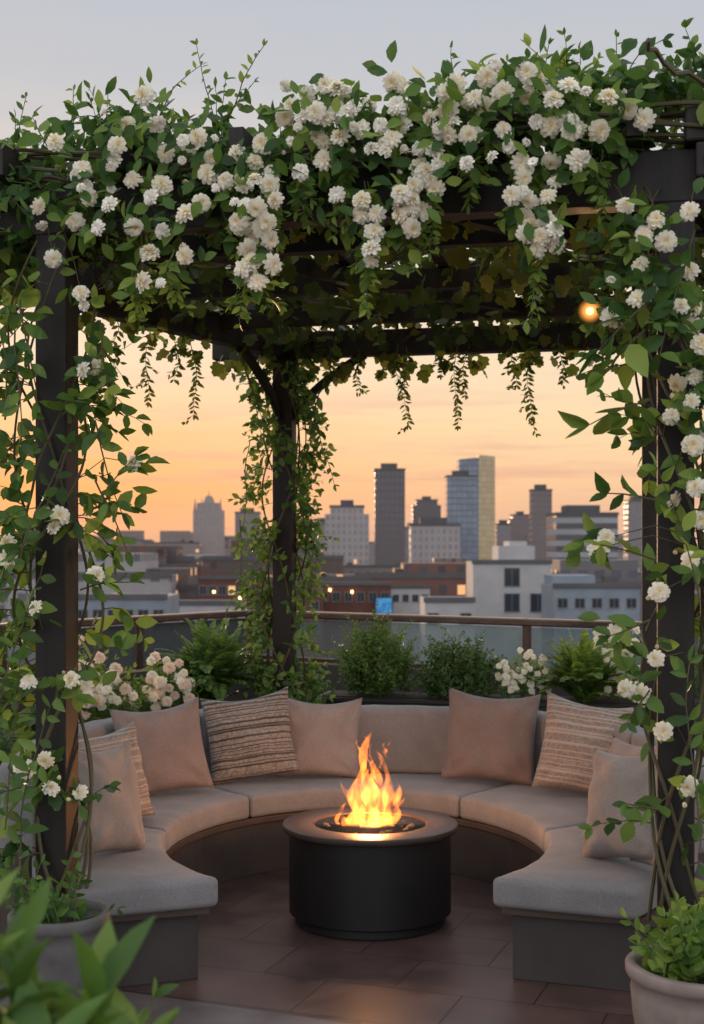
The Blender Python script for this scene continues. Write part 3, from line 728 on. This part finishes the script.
spray(250,195,314,5.2,[(238,222),(262,228),(247,248),(270,240),(243,268),(258,282),(252,262)],Lb)
spray(266,170,304,5.15,[(255,180),(276,200),(258,208),(268,222)],Lb)
spray(366,180,310,5.15,[(370,248),(362,200),(376,214)],Lb)
spray(408,150,268,5.1,[(400,215),(415,185),(430,180),(412,200)],Lb)
spray(425,160,252,5.1,[(425,172),(412,228),(436,190)],Lb)
spray(540,150,318,5.0,[(530,200),(548,222),(538,248),(556,245),(548,196),(526,234)],Lb)
spray(520,150,262,5.0,[(512,195),(523,178)],Lb)
for x,y0,y1,Y in ((305,160,225,5.15),(140,270,325,5.3),(595,150,215,5.0),(170,250,300,5.25),(340,150,225,5.15),(470,150,205,5.05)):
    spray(x,y0,y1,Y,[],'short leafy spray hanging from the front beam')
for x,y0,y1,Y in ((152,325,402,8.0),(189,340,415,8.4),(178,335,380,8.3),(355,345,392,9.1),(404,345,425,9.0),(396,345,395,9.0),(458,345,426,8.9),(470,345,395,8.9),(531,340,420,8.8),(512,340,385,8.8),(560,335,380,8.7),(330,345,385,9.1),(118,315,352,7.6),(440,345,375,8.9)):
    spray(x,y0,y1,Y,[], 'thin trailing vine tip hanging from the rear beam',False,.06,dens=.6)

rv_=empty('grape_vine',P0+u*1.2+v*1.8+Vector((0,0,3.3)),'broad-leaved vine covering the underside of the pergola roof','vine')
L=Leaves(TG); S=Geo(); L2=Leaves()
def roofpt():
    while True:
        s=U(-1.2,3.0); t=U(.15,3.95)
        if s>-1.15+ t*.30-.25: return s,t
for i in range(1700):
    s,t=roofpt(); p=P0+u*s+v*t; p.z=U(3.34,3.55) if R()<.72 else U(3.15,3.36)
    n=rv(.5)+Vector((0,-.5,.6)); sz=U(.07,.12)
    L.add(p,rv(.7)+Vector((0,-.3,-.7)),n,sz,sz*U(.85,1.05))
for i in range(1000):
    s,t=roofpt(); p=P0+u*s+v*t; p.z=U(3.48,3.58); sz=U(.11,.15)
    L.add(p,Vector((random.gauss(0,1),random.gauss(0,1),.1)),rv(.25)+Vector((0,0,1)),sz,sz)
for i in range(36):  # clumps along rear + left beams
    if i%3: c0=BL+u*U(-.3,2.5)
    else: c0=LX+(BL-LX)*R()
    for k in range(10):
        p=c0+u*random.gauss(0,.09)+v*random.gauss(0,.06); p.z=3.3-.26*R()**1.5; sz=U(.06,.10)
        L.add(p,rv(.5)+Vector((0,0,-1)),rv(.6)+Vector((0,-.9,.2)),sz,sz)
for i in range(16):
    s,t=roofpt(); pts=[]; a=U(0,6.28); p=P0+u*s+v*t; p.z=3.3
    for k in range(24): 
        a+=U(-.35,.35); p=p+(u*math.cos(a)+v*math.sin(a))*.07; p.z=3.36+U(-.02,.02); pts.append(p.copy())
    S.tube(pts,[.008]*24,5)
for i in range(110):
    s,t=roofpt(); p=P0+u*s+v*t; p.z=3.33
    shoot(L2,S,p,rv(.6)+Vector((0,0,-.6)),U(.1,.22),.08,.03,.8,.0025,.15,.6,out=OUT)
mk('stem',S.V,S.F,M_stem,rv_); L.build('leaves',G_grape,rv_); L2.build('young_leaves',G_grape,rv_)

def climber(P,z0,z1,nh,rad,nsh,label,fls,leaf=(.09,.13),Lmat=G_rose,extra=(),seglen=(.14,.32),wand=0.,bfrac=.3,lat=1.0,fb=.35,inside=0,clear=1.35):
    e=empty('climbing_rose' if fls else 'climbing_vine',P,label,'vine'); L=Leaves(); LB=Leaves(); S=Geo(); paths=[]
    for k in range(nh):
        ph=U(0,6.28); tw=U(2.0,3.6)*(1 if R()<.5 else -1); pts=[]; n=70; wa=U(0,wand); wph=U(0,6)
        for i in range(n+1):
            t=i/n; zz=z0+(z1-z0)*t; rr=rad*(1+.25*math.sin(ph+zz*5))+wa*abs(math.sin(wph+zz*1.9))*(1 if zz>clear or not inside else .3)
            pts.append(Vector((P.x+rr*math.cos(ph+tw*zz),P.y+rr*math.sin(ph+tw*zz),zz)))
        S.tube(pts,[.008*(1-.45*i/n) for i in range(n+1)],6); paths.append(pts)
    done=0
    while done<nsh:
        done+=1
        pts=random.choice(paths); q=random.choice(pts); o=Vector((q.x-P.x,q.y-P.y,0)).normalized()
        sx_=math.copysign(1,q.x-P.x)
        if inside:
            if sx_==inside and q.z<clear and R()<.93: continue      # kept clear over the seat
            if q.z<clear and R()<.25: continue
            if sx_==inside and R()<.28: continue
        d=o*.6+Vector((sx_*lat*U(.2,1)+random.gauss(0,.15),random.gauss(-fb,.4),U(-.4,.8)))
        shoot(L if R()>bfrac else LB,S,q,d,U(*seglen),U(*leaf),.040,U(.4,1.3),.0026,.14,.58,out=(o+OUT*.9).normalized())
    for (a,b,c,dd,ln,lf) in extra:
        shoot(L if R()>bfrac else LB,S,W(a,b,c),dd,ln,lf,lf*.5,.25,.004,.07,.5,out=OUT,taper=.3)
    for x,y in fls:
        p=W(x+U(-2,2),y+U(-2,2),P.y-U(.18,.32)); 
        src=min((q for pts in paths for q in pts),key=lambda q:(q-p).length+ .3*abs(q.z-p.z+.08))
        mid=(src+p)/2+Vector((0,-.02,.05)); S.tube([src,mid,p],.0028,4,cap=False)
        for k in range(6):
            q=p+rv(.035)+Vector((0,.04,0)); dv=rv(1); dv.y*=.4; (L if R()<.6 else LB).add(q,dv,rv(.5)+OUT*.8+Vector((0,0,.4)),U(.07,.11),U(.04,.06))
        flower(e,p,OUT+rv(.4)+Vector((0,0,.1)),U(.82,1.1))
        if R()<.35: flower(e,p+Vector((U(-.06,.06),0,U(-.06,.06))),OUT+rv(.6),.8,BUD,'flower_bud')
    mk('stem',S.V,S.F,M_stem,e); L.build('leaves',Lmat,e)
    if LB.a: LB.build('young_leaves',G_bright,e)
    return e
LF=[(95,365),(135,463),(83,369),(55,527),(62,516),(33,607),(95,577),(30,682),(72,678),(85,683),(45,758),(78,793),(20,765),(28,772),(52,790),(6,560),(8,545)]
RF=[(677,383),(696,375),(690,401),(672,415),(680,305),(694,306),(691,325),(700,345),(700,440),(675,498),(695,488),(694,447),(600,550),(607,537),(612,632),(661,592),(641,693),(625,689),(663,730),(690,560),(690,785),(655,660),(700,520),(613,318),(640,300),(663,286),(690,270)]
exL=[(20,560,5.3,Vector((.2,0,1)),.5,.09),(100,500,5.3,Vector((.4,0,.8)),.25,.11),(20,870,5.1,Vector((-.1,0,1)),.8,.10),(5,830,5.1,Vector((.1,0,1)),.7,.10),(95,420,5.4,Vector((.2,0,-.8)),.4,.11),(5,420,5.3,Vector((.1,0,1)),.5,.10),(15,330,5.3,Vector((-.1,0,-1)),.45,.1),(100,320,5.4,Vector((.1,0,-1)),.3,.11),(80,590,5.4,Vector((.5,0,.2)),.2,.10),(0,700,5.1,Vector((.2,0,1)),.6,.10),(20,300,5.3,Vector((.1,0,-1)),.5,.1),(95,480,5.3,Vector((.3,0,-1)),.35,.10)]
climber(P0,.42,3.1,6,.10,180,'climbing rose with cream flowers twining up a pergola post',LF,extra=exL,wand=.10,inside=1)
exR=[(645,330,4.8,Vector((-.7,-.1,-.5)),.22,.15),(650,300,4.8,Vector((-.8,-.1,-.9)),.30,.17),(650,400,4.8,Vector((-.8,0,-.2)),.22,.15),(655,500,4.8,Vector((-.9,0,.1)),.2,.11),(655,560,4.8,Vector((-.8,0,.3)),.22,.10),(650,620,4.8,Vector((-.8,0,-.3)),.16,.10),(660,810,4.8,Vector((-.9,-.1,.1)),.14,.08),(700,850,4.7,Vector((-.1,0,1)),.7,.10),(700,600,4.7,Vector((-.2,0,1)),.5,.10),(650,690,4.8,Vector((-.5,0,-1)),.15,.07),(695,230,4.8,Vector((-.3,0,-1)),.5,.13)]
climber(FR,.45,3.1,6,.10,175,'climbing rose with cream flowers twining up a pergola post',RF,extra=exR,wand=.10,inside=-1,clear=1.5)
climber(BL,.75,3.1,8,.09,420,'leafy green vine wrapped around the rear pergola post',[],leaf=(.065,.095),wand=.09,Lmat=G_shrub,bfrac=.45,lat=.6,fb=.6,seglen=(.10,.22),
   extra=[(250,440,9.1,Vector((-.1,0,-1)),.8,.08),(315,400,9.1,Vector((.0,0,-1)),.6,.08),(240,520,9.0,Vector((.1,0,-1)),.7,.08),(318,520,9.1,Vector((-.2,0,-1)),.4,.08),(245,365,9.0,Vector((.2,0,-1)),.6,.09),(340,372,9.1,Vector((-.8,0,-.6)),.4,.09),(250,380,9.0,Vector((.3,0,-1)),.4,.09),(320,390,9.0,Vector((-.3,0,-1)),.4,.09)])

# ------------------------------------------------------------ pots and foreground plants
def pot(c,r,h,mat,label,fol,cat='potted plant'):
    c=Vector(c); e=empty('potted_plant',c,label,cat)
    g=Geo(); g.lathe([(r*.62,0),(r*.66,.01),(r*.86,h*.3),(r*.97,h*.6),(r*1.0,h*.8),(r*.98,h*.88),(r*1.04,h*.9),(r*1.07,h*.93),(r*1.07,h*.985),(r*1.04,h),(r*.93,h),(r*.9,h*.96),(r*.88,h*.85)],56,tuple(c)); mk('pot',g.V,g.F,mat,e,smooth=True)
    g=Geo(); g.lathe([(r*.89,h*.86),(r*.5,h*.89),(.001,h*.9)],32,tuple(c)); mk('soil',g.V,g.F,M_soil,e,smooth=True)
    L=Leaves(); S=Geo(); fol(L,S,c+Vector((0,0,h*.88))); mk('stem',S.V,S.F,M_gstem,e); return e,L
M_pot1=simple('grey_pot',(.10,.095,.095),.7,nscale=8,var=.3); M_pot2=simple('clay_pot',(.25,.20,.18),.75,nscale=7,var=.25)
def fol1(L,S,c):
    for i in range(22): shoot(L,S,c+Vector((random.gauss(-.03,.06),random.gauss(0,.06),0)),rv(.5)+Vector((-.25,0,1)),U(.10,.28),.075,.032,.3,.003,.1,.5)
e,L=pot((-1.12,5.20,0),.18,.47,M_pot1,'round grey pot with climbing rose stems at the post',fol1); L.build('leaves',G_rose,e)
def fol2(L,S,c):
    for i in range(110): shoot(L,S,c+Vector((random.gauss(0,.07),random.gauss(0,.06),0)),rv(.38)+Vector((-.05,0,1)),U(.12,.27),.085,.028,.5,.003,.10,.5)
e,L=pot((1.20,4.62,0),.25,.45,M_pot2,'round pale clay pot with bright green foliage',fol2); L.build('leaves',G_bright,e)
def fol3(L,S,c):
    for k,(ox,oy,hz) in enumerate(((-.03,0,.66),(.08,.05,.56),(-.12,.0,.64),(.03,-.1,.54),(.15,.06,.46),(-.03,.12,.48),(.08,-.04,.42),(.19,.0,.34),(-.08,-.08,.5))):
        top=c+Vector((ox,oy,hz)); S.tube([c+Vector((ox*.2,oy*.2,0)),c+Vector((ox*.7,oy*.7,hz*.5)),top],.008,8)
        for i in range(17):
            a=U(0,6.28); z=U(-.22,.03); p=top+Vector((0,0,z)); el=U(.0,.7)+ (z+.22)*3
            d=Vector((math.cos(a)*math.cos(el),math.sin(a)*math.cos(el),math.sin(el))); l=U(.12,.19)
            L.add(p,d,Vector((-d.x*.5,-d.y*.5-.3,1)),l,l*.34)
e,L=pot((-.49,2.1,0),.2,.62,M_pot1,'potted plant with long glossy green leaves',fol3); L.build('leaves',G_shrub,e)
shrub('green_shrub',(-.47,2.9,0.02),.2,.84,40,G_shrub,.10,'leafy green plant standing on the terrace floor','shrub',ln=(.2,.35))

c=LAMP; e=empty('pendant_lamp',c,'small glowing bulb with an added halo hanging under the pergola roof','lamp')
g=Geo(); g.tube([(c.x,c.y,3.42),(c.x+.004,c.y,3.3),(c.x,c.y,c.z+.065)],[.004]*3,6); mk('cord',g.V,g.F,M_blk,e)
g=Geo(); g.lathe([(.008,.085),(.018,.08),(.02,.06),(.016,.055)],16,tuple(c)); mk('socket',g.V,g.F,M_blk,e,smooth=True)
m,nt,out=newmat('bulb_glow'); em=N(nt,'ShaderNodeEmission')
em.inputs[0].default_value=(1,.55,.2,1); em.inputs[1].default_value=3.5; nt.links.new(em.outputs[0],out.inputs[0])
def ball(r,n=14): return [(.001,-r)]+[(r*math.sin(a),-r*math.cos(a)) for a in [math.pi*k/n for k in range(1,n)]]+[(.001,r)]
g=Geo(); g.lathe(ball(.018),20,tuple(c)); mk('bulb',g.V,g.F,m,e,smooth=True)
m,nt,out=newmat('bulb_halo_glow')     # halo around the bulb imitated by an added sphere of glowing volume
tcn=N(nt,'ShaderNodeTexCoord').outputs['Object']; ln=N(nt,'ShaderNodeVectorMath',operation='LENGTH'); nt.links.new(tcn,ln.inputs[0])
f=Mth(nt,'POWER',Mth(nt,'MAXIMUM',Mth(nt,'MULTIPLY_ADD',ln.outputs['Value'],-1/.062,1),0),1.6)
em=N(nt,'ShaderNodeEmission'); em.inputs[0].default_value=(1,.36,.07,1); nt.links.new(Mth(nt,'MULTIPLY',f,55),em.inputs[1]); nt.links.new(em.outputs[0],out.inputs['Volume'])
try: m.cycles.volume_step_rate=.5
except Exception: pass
g=Geo(); g.lathe(ball(.06,18),28,tuple(c)); mk('bulb_halo',g.V,g.F,m,e,smooth=True)
plight((c.x,c.y-.09,c.z-.03),5,(1,.55,.22),.04)

# ------------------------------------------------------------ city
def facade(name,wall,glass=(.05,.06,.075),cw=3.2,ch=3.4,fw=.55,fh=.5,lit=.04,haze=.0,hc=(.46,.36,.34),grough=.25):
    m,nt,out=newmat(name); t=N(nt,'ShaderNodeTexCoord')
    s=N(nt,'ShaderNodeSeparateXYZ'); nt.links.new(t.outputs['Object'],s.inputs[0])
    n=N(nt,'ShaderNodeSeparateXYZ'); nt.links.new(t.outputs['Normal'],n.inputs[0])
    ax=Mth(nt,'GREATER_THAN',Mth(nt,'ABSOLUTE',n.outputs[0]),.5); az=Mth(nt,'LESS_THAN',Mth(nt,'ABSOLUTE',n.outputs[2]),.5)
    uu=Mth(nt,'ADD',Mth(nt,'MULTIPLY',s.outputs[0],Mth(nt,'SUBTRACT',1,ax)),Mth(nt,'MULTIPLY',s.outputs[1],ax))
    a=Mth(nt,'DIVIDE',uu,cw); b=Mth(nt,'DIVIDE',s.outputs[2],ch)
    mu=Mth(nt,'LESS_THAN',Mth(nt,'ABSOLUTE',Mth(nt,'SUBTRACT',Mth(nt,'FRACT',a),.5)),fw/2)
    mv=Mth(nt,'LESS_THAN',Mth(nt,'ABSOLUTE',Mth(nt,'SUBTRACT',Mth(nt,'FRACT',b),.5)),fh/2)
    mask=Mth(nt,'MULTIPLY',Mth(nt,'MULTIPLY',mu,mv),az)
    cv=N(nt,'ShaderNodeCombineXYZ'); nt.links.new(Mth(nt,'FLOOR',a),cv.inputs[0]); nt.links.new(Mth(nt,'FLOOR',b),cv.inputs[1]); nt.links.new(ax,cv.inputs[2])
    wn=N(nt,'ShaderNodeTexWhiteNoise',noise_dimensions='3D'); nt.links.new(cv.outputs[0],wn.inputs['Vector'])
    isl=Mth(nt,'MULTIPLY',Mth(nt,'GREATER_THAN',wn.outputs['Value'],1-lit),mask)
    gcol=Mix(nt,Mth(nt,'MULTIPLY',wn.outputs['Value'],.5),glass,tuple(min(1,x*2.2) for x in glass))
    nz=Noise(nt,t.outputs['Object'],.12,5)
    wc=Ramp(nt,nz,[(.3,tuple(x*.82 for x in wall)),(.7,tuple(min(1,x*1.12) for x in wall))])
    col=Mix(nt,mask,wc,gcol)
    emc=Mix(nt,isl,tuple(x*haze for x in hc),(1.0,.5,.2))  # aerial haze painted on as a faint glow over walls and panes
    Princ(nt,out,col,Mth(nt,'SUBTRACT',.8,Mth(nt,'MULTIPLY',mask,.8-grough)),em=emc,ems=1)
    return m
def bx(g,x0,x1,y0,y1,z0,z1): g.box(((x0+x1)/2,(y0+y1)/2,(z0+z1)/2),(x1-x0,y1-y0,z1-z0))
M_roof=simple('roof_grey',(.10,.095,.10),.9,nscale=.3); 
def xz(x,y,D): return (x-352)/FOC*D, CAMZ+(548-y)/FOC*D
def tower(x0,x1,yt,D,mat,label,dep=None,top='flat',cat='skyscraper',name='skyscraper',mat2=None,split=.5):
    X0,Z=xz(x0,yt,D); X1,_=xz(x1,yt,D); w_=X1-X0; dep=dep or w_
    e=empty(name,((X0+X1)/2,D+dep/2,-30),label,cat); g=Geo()
    y0,y1=D,D+dep
    if top=='flat':
        bx(g,X0,X1,y0,y1,-30,Z-2.2); mk('wall',g.V,g.F,mat,e)
        g=Geo(); bx(g,X0-.3,X1+.3,y0-.3,y1+.3,Z-2.2,Z-1.2); bx(g,X0+w_*.2,X1-w_*.25,y0+dep*.2,y1-dep*.3,Z-1.2,Z+1.6); mk('roof',g.V,g.F,M_roof,e)
    elif top=='step':
        bx(g,X0,X1,y0,y1,-30,Z-w_*.25); bx(g,X0+w_*.12,X1-w_*.12,y0+1,y1-1,Z-w_*.25,Z-2); mk('wall',g.V,g.F,mat,e)
        g=Geo(); bx(g,X0+w_*.10,X1-w_*.10,y0+.7,y1-.7,Z-2,Z-1); bx(g,X0+w_*.35,X1-w_*.35,y0+3,y1-3,Z-1,Z+1.5); mk('roof',g.V,g.F,M_roof,e)
    elif top=='slope':
        h2=w_*.12
        def prism(xa,xb,za,zc,ya):
            g=Geo(); g.V+=[(xa,ya,-30),(xb,ya,-30),(xb,y1,-30),(xa,y1,-30),(xa,ya,za),(xb,ya,zc),(xb,y1,zc),(xa,y1,za)]
            g.F+=[(0,1,5,4),(1,2,6,5),(2,3,7,6),(3,0,4,7),(4,5,6,7)]; return g
        xm=X0+w_*split
        g=prism(X0,xm,Z-h2,Z-h2*.5,y0); mk('wall',g.V,g.F,mat,e)
        g=prism(xm+.02,X1,Z,Z-h2*.3,y0-.4); mk('glazed_wall',g.V,g.F,mat2 or mat,e)
    elif top=='crown':
        zb_=Z-w_*.55
        bx(g,X0,X1,y0,y1,-30,zb_); bx(g,X0+w_*.12,X1-w_*.12,y0+2,y1-2,zb_,zb_+w_*.25); mk('wall',g.V,g.F,mat,e)
        g=Geo()
        for sx_ in (X0+w_*.06,X1-w_*.06,X0+w_*.30,X1-w_*.30):
            g.box((sx_,y0+w_*.08,zb_+w_*.2),(w_*.10,w_*.10,w_*.40),0,.85)
        g.box(((X0+X1)/2,y0+dep/2,zb_+w_*.35),(w_*.4,w_*.4,w_*.3),0,.5); g.box(((X0+X1)/2,y0+dep/2,zb_+w_*.6),(w_*.05,w_*.05,w_*.24),0,.9)
        mk('spire',g.V,g.F,mat,e)
    return e
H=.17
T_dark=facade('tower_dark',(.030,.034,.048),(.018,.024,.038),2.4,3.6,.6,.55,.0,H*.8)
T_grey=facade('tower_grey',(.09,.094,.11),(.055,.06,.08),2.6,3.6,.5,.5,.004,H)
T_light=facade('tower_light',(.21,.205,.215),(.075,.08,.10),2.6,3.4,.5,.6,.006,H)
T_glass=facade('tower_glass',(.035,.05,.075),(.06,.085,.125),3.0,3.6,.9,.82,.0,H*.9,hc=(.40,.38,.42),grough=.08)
T_gold=facade('tower_gold',(.11,.10,.09),(.14,.125,.09),3.0,3.6,.9,.85,.0,H*1.6,hc=(.66,.46,.24),grough=.12)  # golden lit look put into the glass colour and a warmer, stronger emission
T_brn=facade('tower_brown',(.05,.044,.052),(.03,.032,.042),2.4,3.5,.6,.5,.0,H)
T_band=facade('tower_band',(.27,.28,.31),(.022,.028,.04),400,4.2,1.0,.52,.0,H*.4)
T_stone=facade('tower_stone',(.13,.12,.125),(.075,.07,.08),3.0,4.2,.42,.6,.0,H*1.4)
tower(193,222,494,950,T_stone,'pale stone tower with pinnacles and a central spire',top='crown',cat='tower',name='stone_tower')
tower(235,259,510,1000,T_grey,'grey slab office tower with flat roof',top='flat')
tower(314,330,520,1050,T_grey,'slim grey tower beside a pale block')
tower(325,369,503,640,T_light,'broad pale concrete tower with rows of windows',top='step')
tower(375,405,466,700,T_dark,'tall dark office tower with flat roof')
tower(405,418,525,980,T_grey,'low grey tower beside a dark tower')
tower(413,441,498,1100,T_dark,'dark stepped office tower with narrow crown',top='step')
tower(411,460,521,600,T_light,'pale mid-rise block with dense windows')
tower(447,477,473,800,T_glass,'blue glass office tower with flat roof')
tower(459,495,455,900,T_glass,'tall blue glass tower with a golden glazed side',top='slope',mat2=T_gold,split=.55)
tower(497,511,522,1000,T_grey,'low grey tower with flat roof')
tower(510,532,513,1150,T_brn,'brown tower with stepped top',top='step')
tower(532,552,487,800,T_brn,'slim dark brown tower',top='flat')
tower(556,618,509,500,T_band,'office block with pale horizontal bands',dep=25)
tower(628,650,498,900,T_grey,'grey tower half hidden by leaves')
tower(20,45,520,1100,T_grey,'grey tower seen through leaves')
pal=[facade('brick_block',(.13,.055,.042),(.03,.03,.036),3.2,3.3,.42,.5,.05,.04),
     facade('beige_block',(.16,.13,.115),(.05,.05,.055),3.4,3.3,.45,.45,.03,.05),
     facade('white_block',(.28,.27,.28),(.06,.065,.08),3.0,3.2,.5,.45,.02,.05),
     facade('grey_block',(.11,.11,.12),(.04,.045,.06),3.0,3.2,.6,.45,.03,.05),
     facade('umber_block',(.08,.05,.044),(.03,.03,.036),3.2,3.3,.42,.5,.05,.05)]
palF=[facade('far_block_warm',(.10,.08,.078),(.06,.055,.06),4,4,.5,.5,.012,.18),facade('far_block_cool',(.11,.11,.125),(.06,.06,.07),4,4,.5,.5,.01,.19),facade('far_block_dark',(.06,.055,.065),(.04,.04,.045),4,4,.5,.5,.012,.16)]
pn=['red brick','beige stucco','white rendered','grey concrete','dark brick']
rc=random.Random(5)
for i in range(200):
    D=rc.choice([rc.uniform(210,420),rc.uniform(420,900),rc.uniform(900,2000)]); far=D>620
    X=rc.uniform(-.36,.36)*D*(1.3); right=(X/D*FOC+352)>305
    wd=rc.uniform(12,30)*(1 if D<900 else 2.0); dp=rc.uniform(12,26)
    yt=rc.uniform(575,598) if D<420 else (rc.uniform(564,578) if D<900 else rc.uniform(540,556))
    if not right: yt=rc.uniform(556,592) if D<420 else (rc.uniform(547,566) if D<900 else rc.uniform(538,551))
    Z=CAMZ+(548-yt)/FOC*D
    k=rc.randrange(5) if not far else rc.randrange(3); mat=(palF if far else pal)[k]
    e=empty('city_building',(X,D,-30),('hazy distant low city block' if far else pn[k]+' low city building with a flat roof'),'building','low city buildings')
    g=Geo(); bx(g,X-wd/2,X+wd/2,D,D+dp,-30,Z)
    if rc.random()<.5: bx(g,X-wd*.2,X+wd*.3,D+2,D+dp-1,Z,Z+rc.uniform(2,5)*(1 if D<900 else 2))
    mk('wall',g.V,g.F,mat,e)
    g=Geo()
    for q in range(rc.randrange(1,4)):
        ux=X+rc.uniform(-.4,.4)*wd; bx(g,ux-1.1,ux+1.3,D+.6,D+2,Z+.003,Z+rc.uniform(1,2.2))
    bx(g,X-wd/2-.2,X+wd/2+.2,D-.2,D+.3,Z-.5,Z+.5)
    mk('roof_parapet',g.V,g.F,M_roof,e)
M_white=simple('white_render',(.38,.37,.38),.8,nscale=.4,var=.12); M_brick,nt,out=newmat('red_brick')
tcn=N(nt,'ShaderNodeTexCoord').outputs['Object']; mp=N(nt,'ShaderNodeMapping'); mp.inputs['Rotation'].default_value=(math.pi/2,0,0); nt.links.new(tcn,mp.inputs[0])
bt=N(nt,'ShaderNodeTexBrick'); nt.links.new(mp.outputs[0],bt.inputs[0]); bt.inputs['Scale'].default_value=1; bt.inputs['Brick Width'].default_value=.5; bt.inputs['Row Height'].default_value=.2
bt.inputs['Color1'].default_value=(.15,.052,.038,1); bt.inputs['Color2'].default_value=(.11,.04,.032,1); bt.inputs['Mortar'].default_value=(.12,.07,.06,1)
Princ(nt,out,Mix(nt,.6,bt.outputs['Color'],Ramp(nt,Noise(nt,tcn,.4,5),[(.3,(.6,.6,.6)),(.7,(1.1,1.1,1.1))]),'MULTIPLY'),.85)
M_blue=simple('blue_grey_panel',(.20,.235,.28),.5,nscale=.5,var=.15)
M_frame=simple('window_frame',(.20,.19,.19),.6); M_pane,nt,out=newmat('window_pane'); Princ(nt,out,(.03,.038,.05),.1)
M_lit,nt,out=newmat('lit_pane'); Princ(nt,out,(.3,.2,.1),.4,em=(1,.55,.22),ems=.9)
M_lamp,nt,out=newmat('wall_lamp_glow'); Princ(nt,out,(.3,.2,.1),.4,em=(1,.62,.26),ems=7)
def nearb(x0,x1,yt,D,dep,mat,label,rows,cols,ww,wh,parts=(),lit=.1,lamps=(),skip=()):
    X0,Z=xz(x0,yt,D); X1,_=xz(x1,yt,D); e=empty('building',((X0+X1)/2,D,-30),label,'building')
    g=Geo(); bx(g,X0,X1,D,D+dep,-30,Z)
    for (a,b,c,oy) in parts:
        A,ZZ=xz(a,c,D); B,_=xz(b,c,D); bx(g,A,B,D+oy,D+dep-.5,Z+.002,ZZ)
    mk('wall',g.V,g.F,mat,e)
    g=Geo(); bx(g,X0-.15,X1+.15,D-.15,D+.25,Z-.25,Z+.3); mk('roof_parapet',g.V,g.F,M_roof,e,bevel=.02)
    cw=(X1-X0)/cols
    for r in range(rows):
        for c_ in range(cols):
            if (r,c_) in skip: continue
            cx=X0+cw*(c_+.5); cz=Z-1.9-r*3.2
            g=Geo(); t=.09
            bx(g,cx-ww/2,cx+ww/2,D-.06,D+.02,cz+wh/2-t,cz+wh/2); bx(g,cx-ww/2-.05,cx+ww/2+.05,D-.1,D+.02,cz-wh/2,cz-wh/2+t)
            bx(g,cx-ww/2,cx-ww/2+t,D-.058,D+.02,cz-wh/2+t,cz+wh/2-t); bx(g,cx+ww/2-t,cx+ww/2,D-.058,D+.02,cz-wh/2+t,cz+wh/2-t)
            bx(g,cx-t*.3,cx+t*.3,D-.056,D+.02,cz-wh/2+t,cz+wh/2-t)
            wdw=mk('window',g.V,g.F,M_frame,e)
            g=Geo(); bx(g,cx-ww/2+t,cx+ww/2-t,D-.02,D+.01,cz-wh/2+t,cz+wh/2-t); pn_=mk('pane',g.V,g.F,M_lit if R()<lit else M_pane,e)
            pn_.parent=wdw
    for lx,ly in lamps:
        A,ZZ=xz(lx,ly,D); g=Geo(); bx(g,A-.16,A+.16,D-.3,D-.01,ZZ-.16,ZZ+.2); mk('wall_lamp',g.V,g.F,M_lamp,e)
    return e
nearb(473,551,562,170,10,M_white,'white rendered building with stepped roof blocks',2,3,2.0,2.4,parts=((500,537,546,2),(512,530,541,3)),lit=0,skip=((0,0),(0,2),(1,0)))
nearb(391,430,587,230,10,M_white,'small white rooftop building',1,4,1.1,1.3,parts=((396,412,580,2),),lit=0)
nearb(318,391,584,200,14,M_brick,'red brick building with a glowing blue screen',2,6,1.2,1.5,lit=.1,lamps=((330,590),(352,592)))
nearb(554,640,586,150,10,M_blue,'low blue grey panelled building',1,5,1.2,1.2,parts=((556,600,576,3),),lit=0)
nearb(118,200,566,240,16,M_brick,'red brick building with small windows',3,8,1.2,1.5,lit=.08,lamps=((150,577),(162,582)))
nearb(198,256,578,210,14,M_brick,'lower red brick building',2,6,1.2,1.5,lit=.08,lamps=((214,592),(240,598)))
nearb(60,166,597,130,10,M_blue,'low pale building with glazed front',1,7,1.1,1.5,lit=.0)
nearb(166,240,603,150,9,M_white,'low white roofed building',1,5,1.2,1.2,lit=.0)
nearb(252,322,592,190,12,M_brick,'red brick building beside the rear post',2,5,1.2,1.4,lit=.05)
nearb(425,474,600,140,10,M_white,'plain white low building',1,3,1.2,1.2,lit=0,skip=((0,1),))
X0,Z1=xz(376,598,199.4); X1,Z0=xz(392,613,199.4)
e=empty('billboard',((X0+X1)/2,199.4,Z0),'small glowing blue screen mounted on a brick wall','sign')
g=Geo(); bx(g,X0-.15,X1+.15,199.3,199.8,Z0-.15,Z1+.15); mk('frame',g.V,g.F,M_blk,e)
m,nt,out=newmat('blue_screen'); tcn=N(nt,'ShaderNodeTexCoord').outputs['Object']
Princ(nt,out,(.02,.05,.1),.4,em=Ramp(nt,Noise(nt,tcn,1.2,2),[(.4,(.02,.18,.5)),(.6,(.08,.36,.65))]),ems=.7)
g=Geo(); bx(g,X0,X1,199.2,199.32,Z0,Z1); mk('screen',g.V,g.F,m,e)
print('DONE')
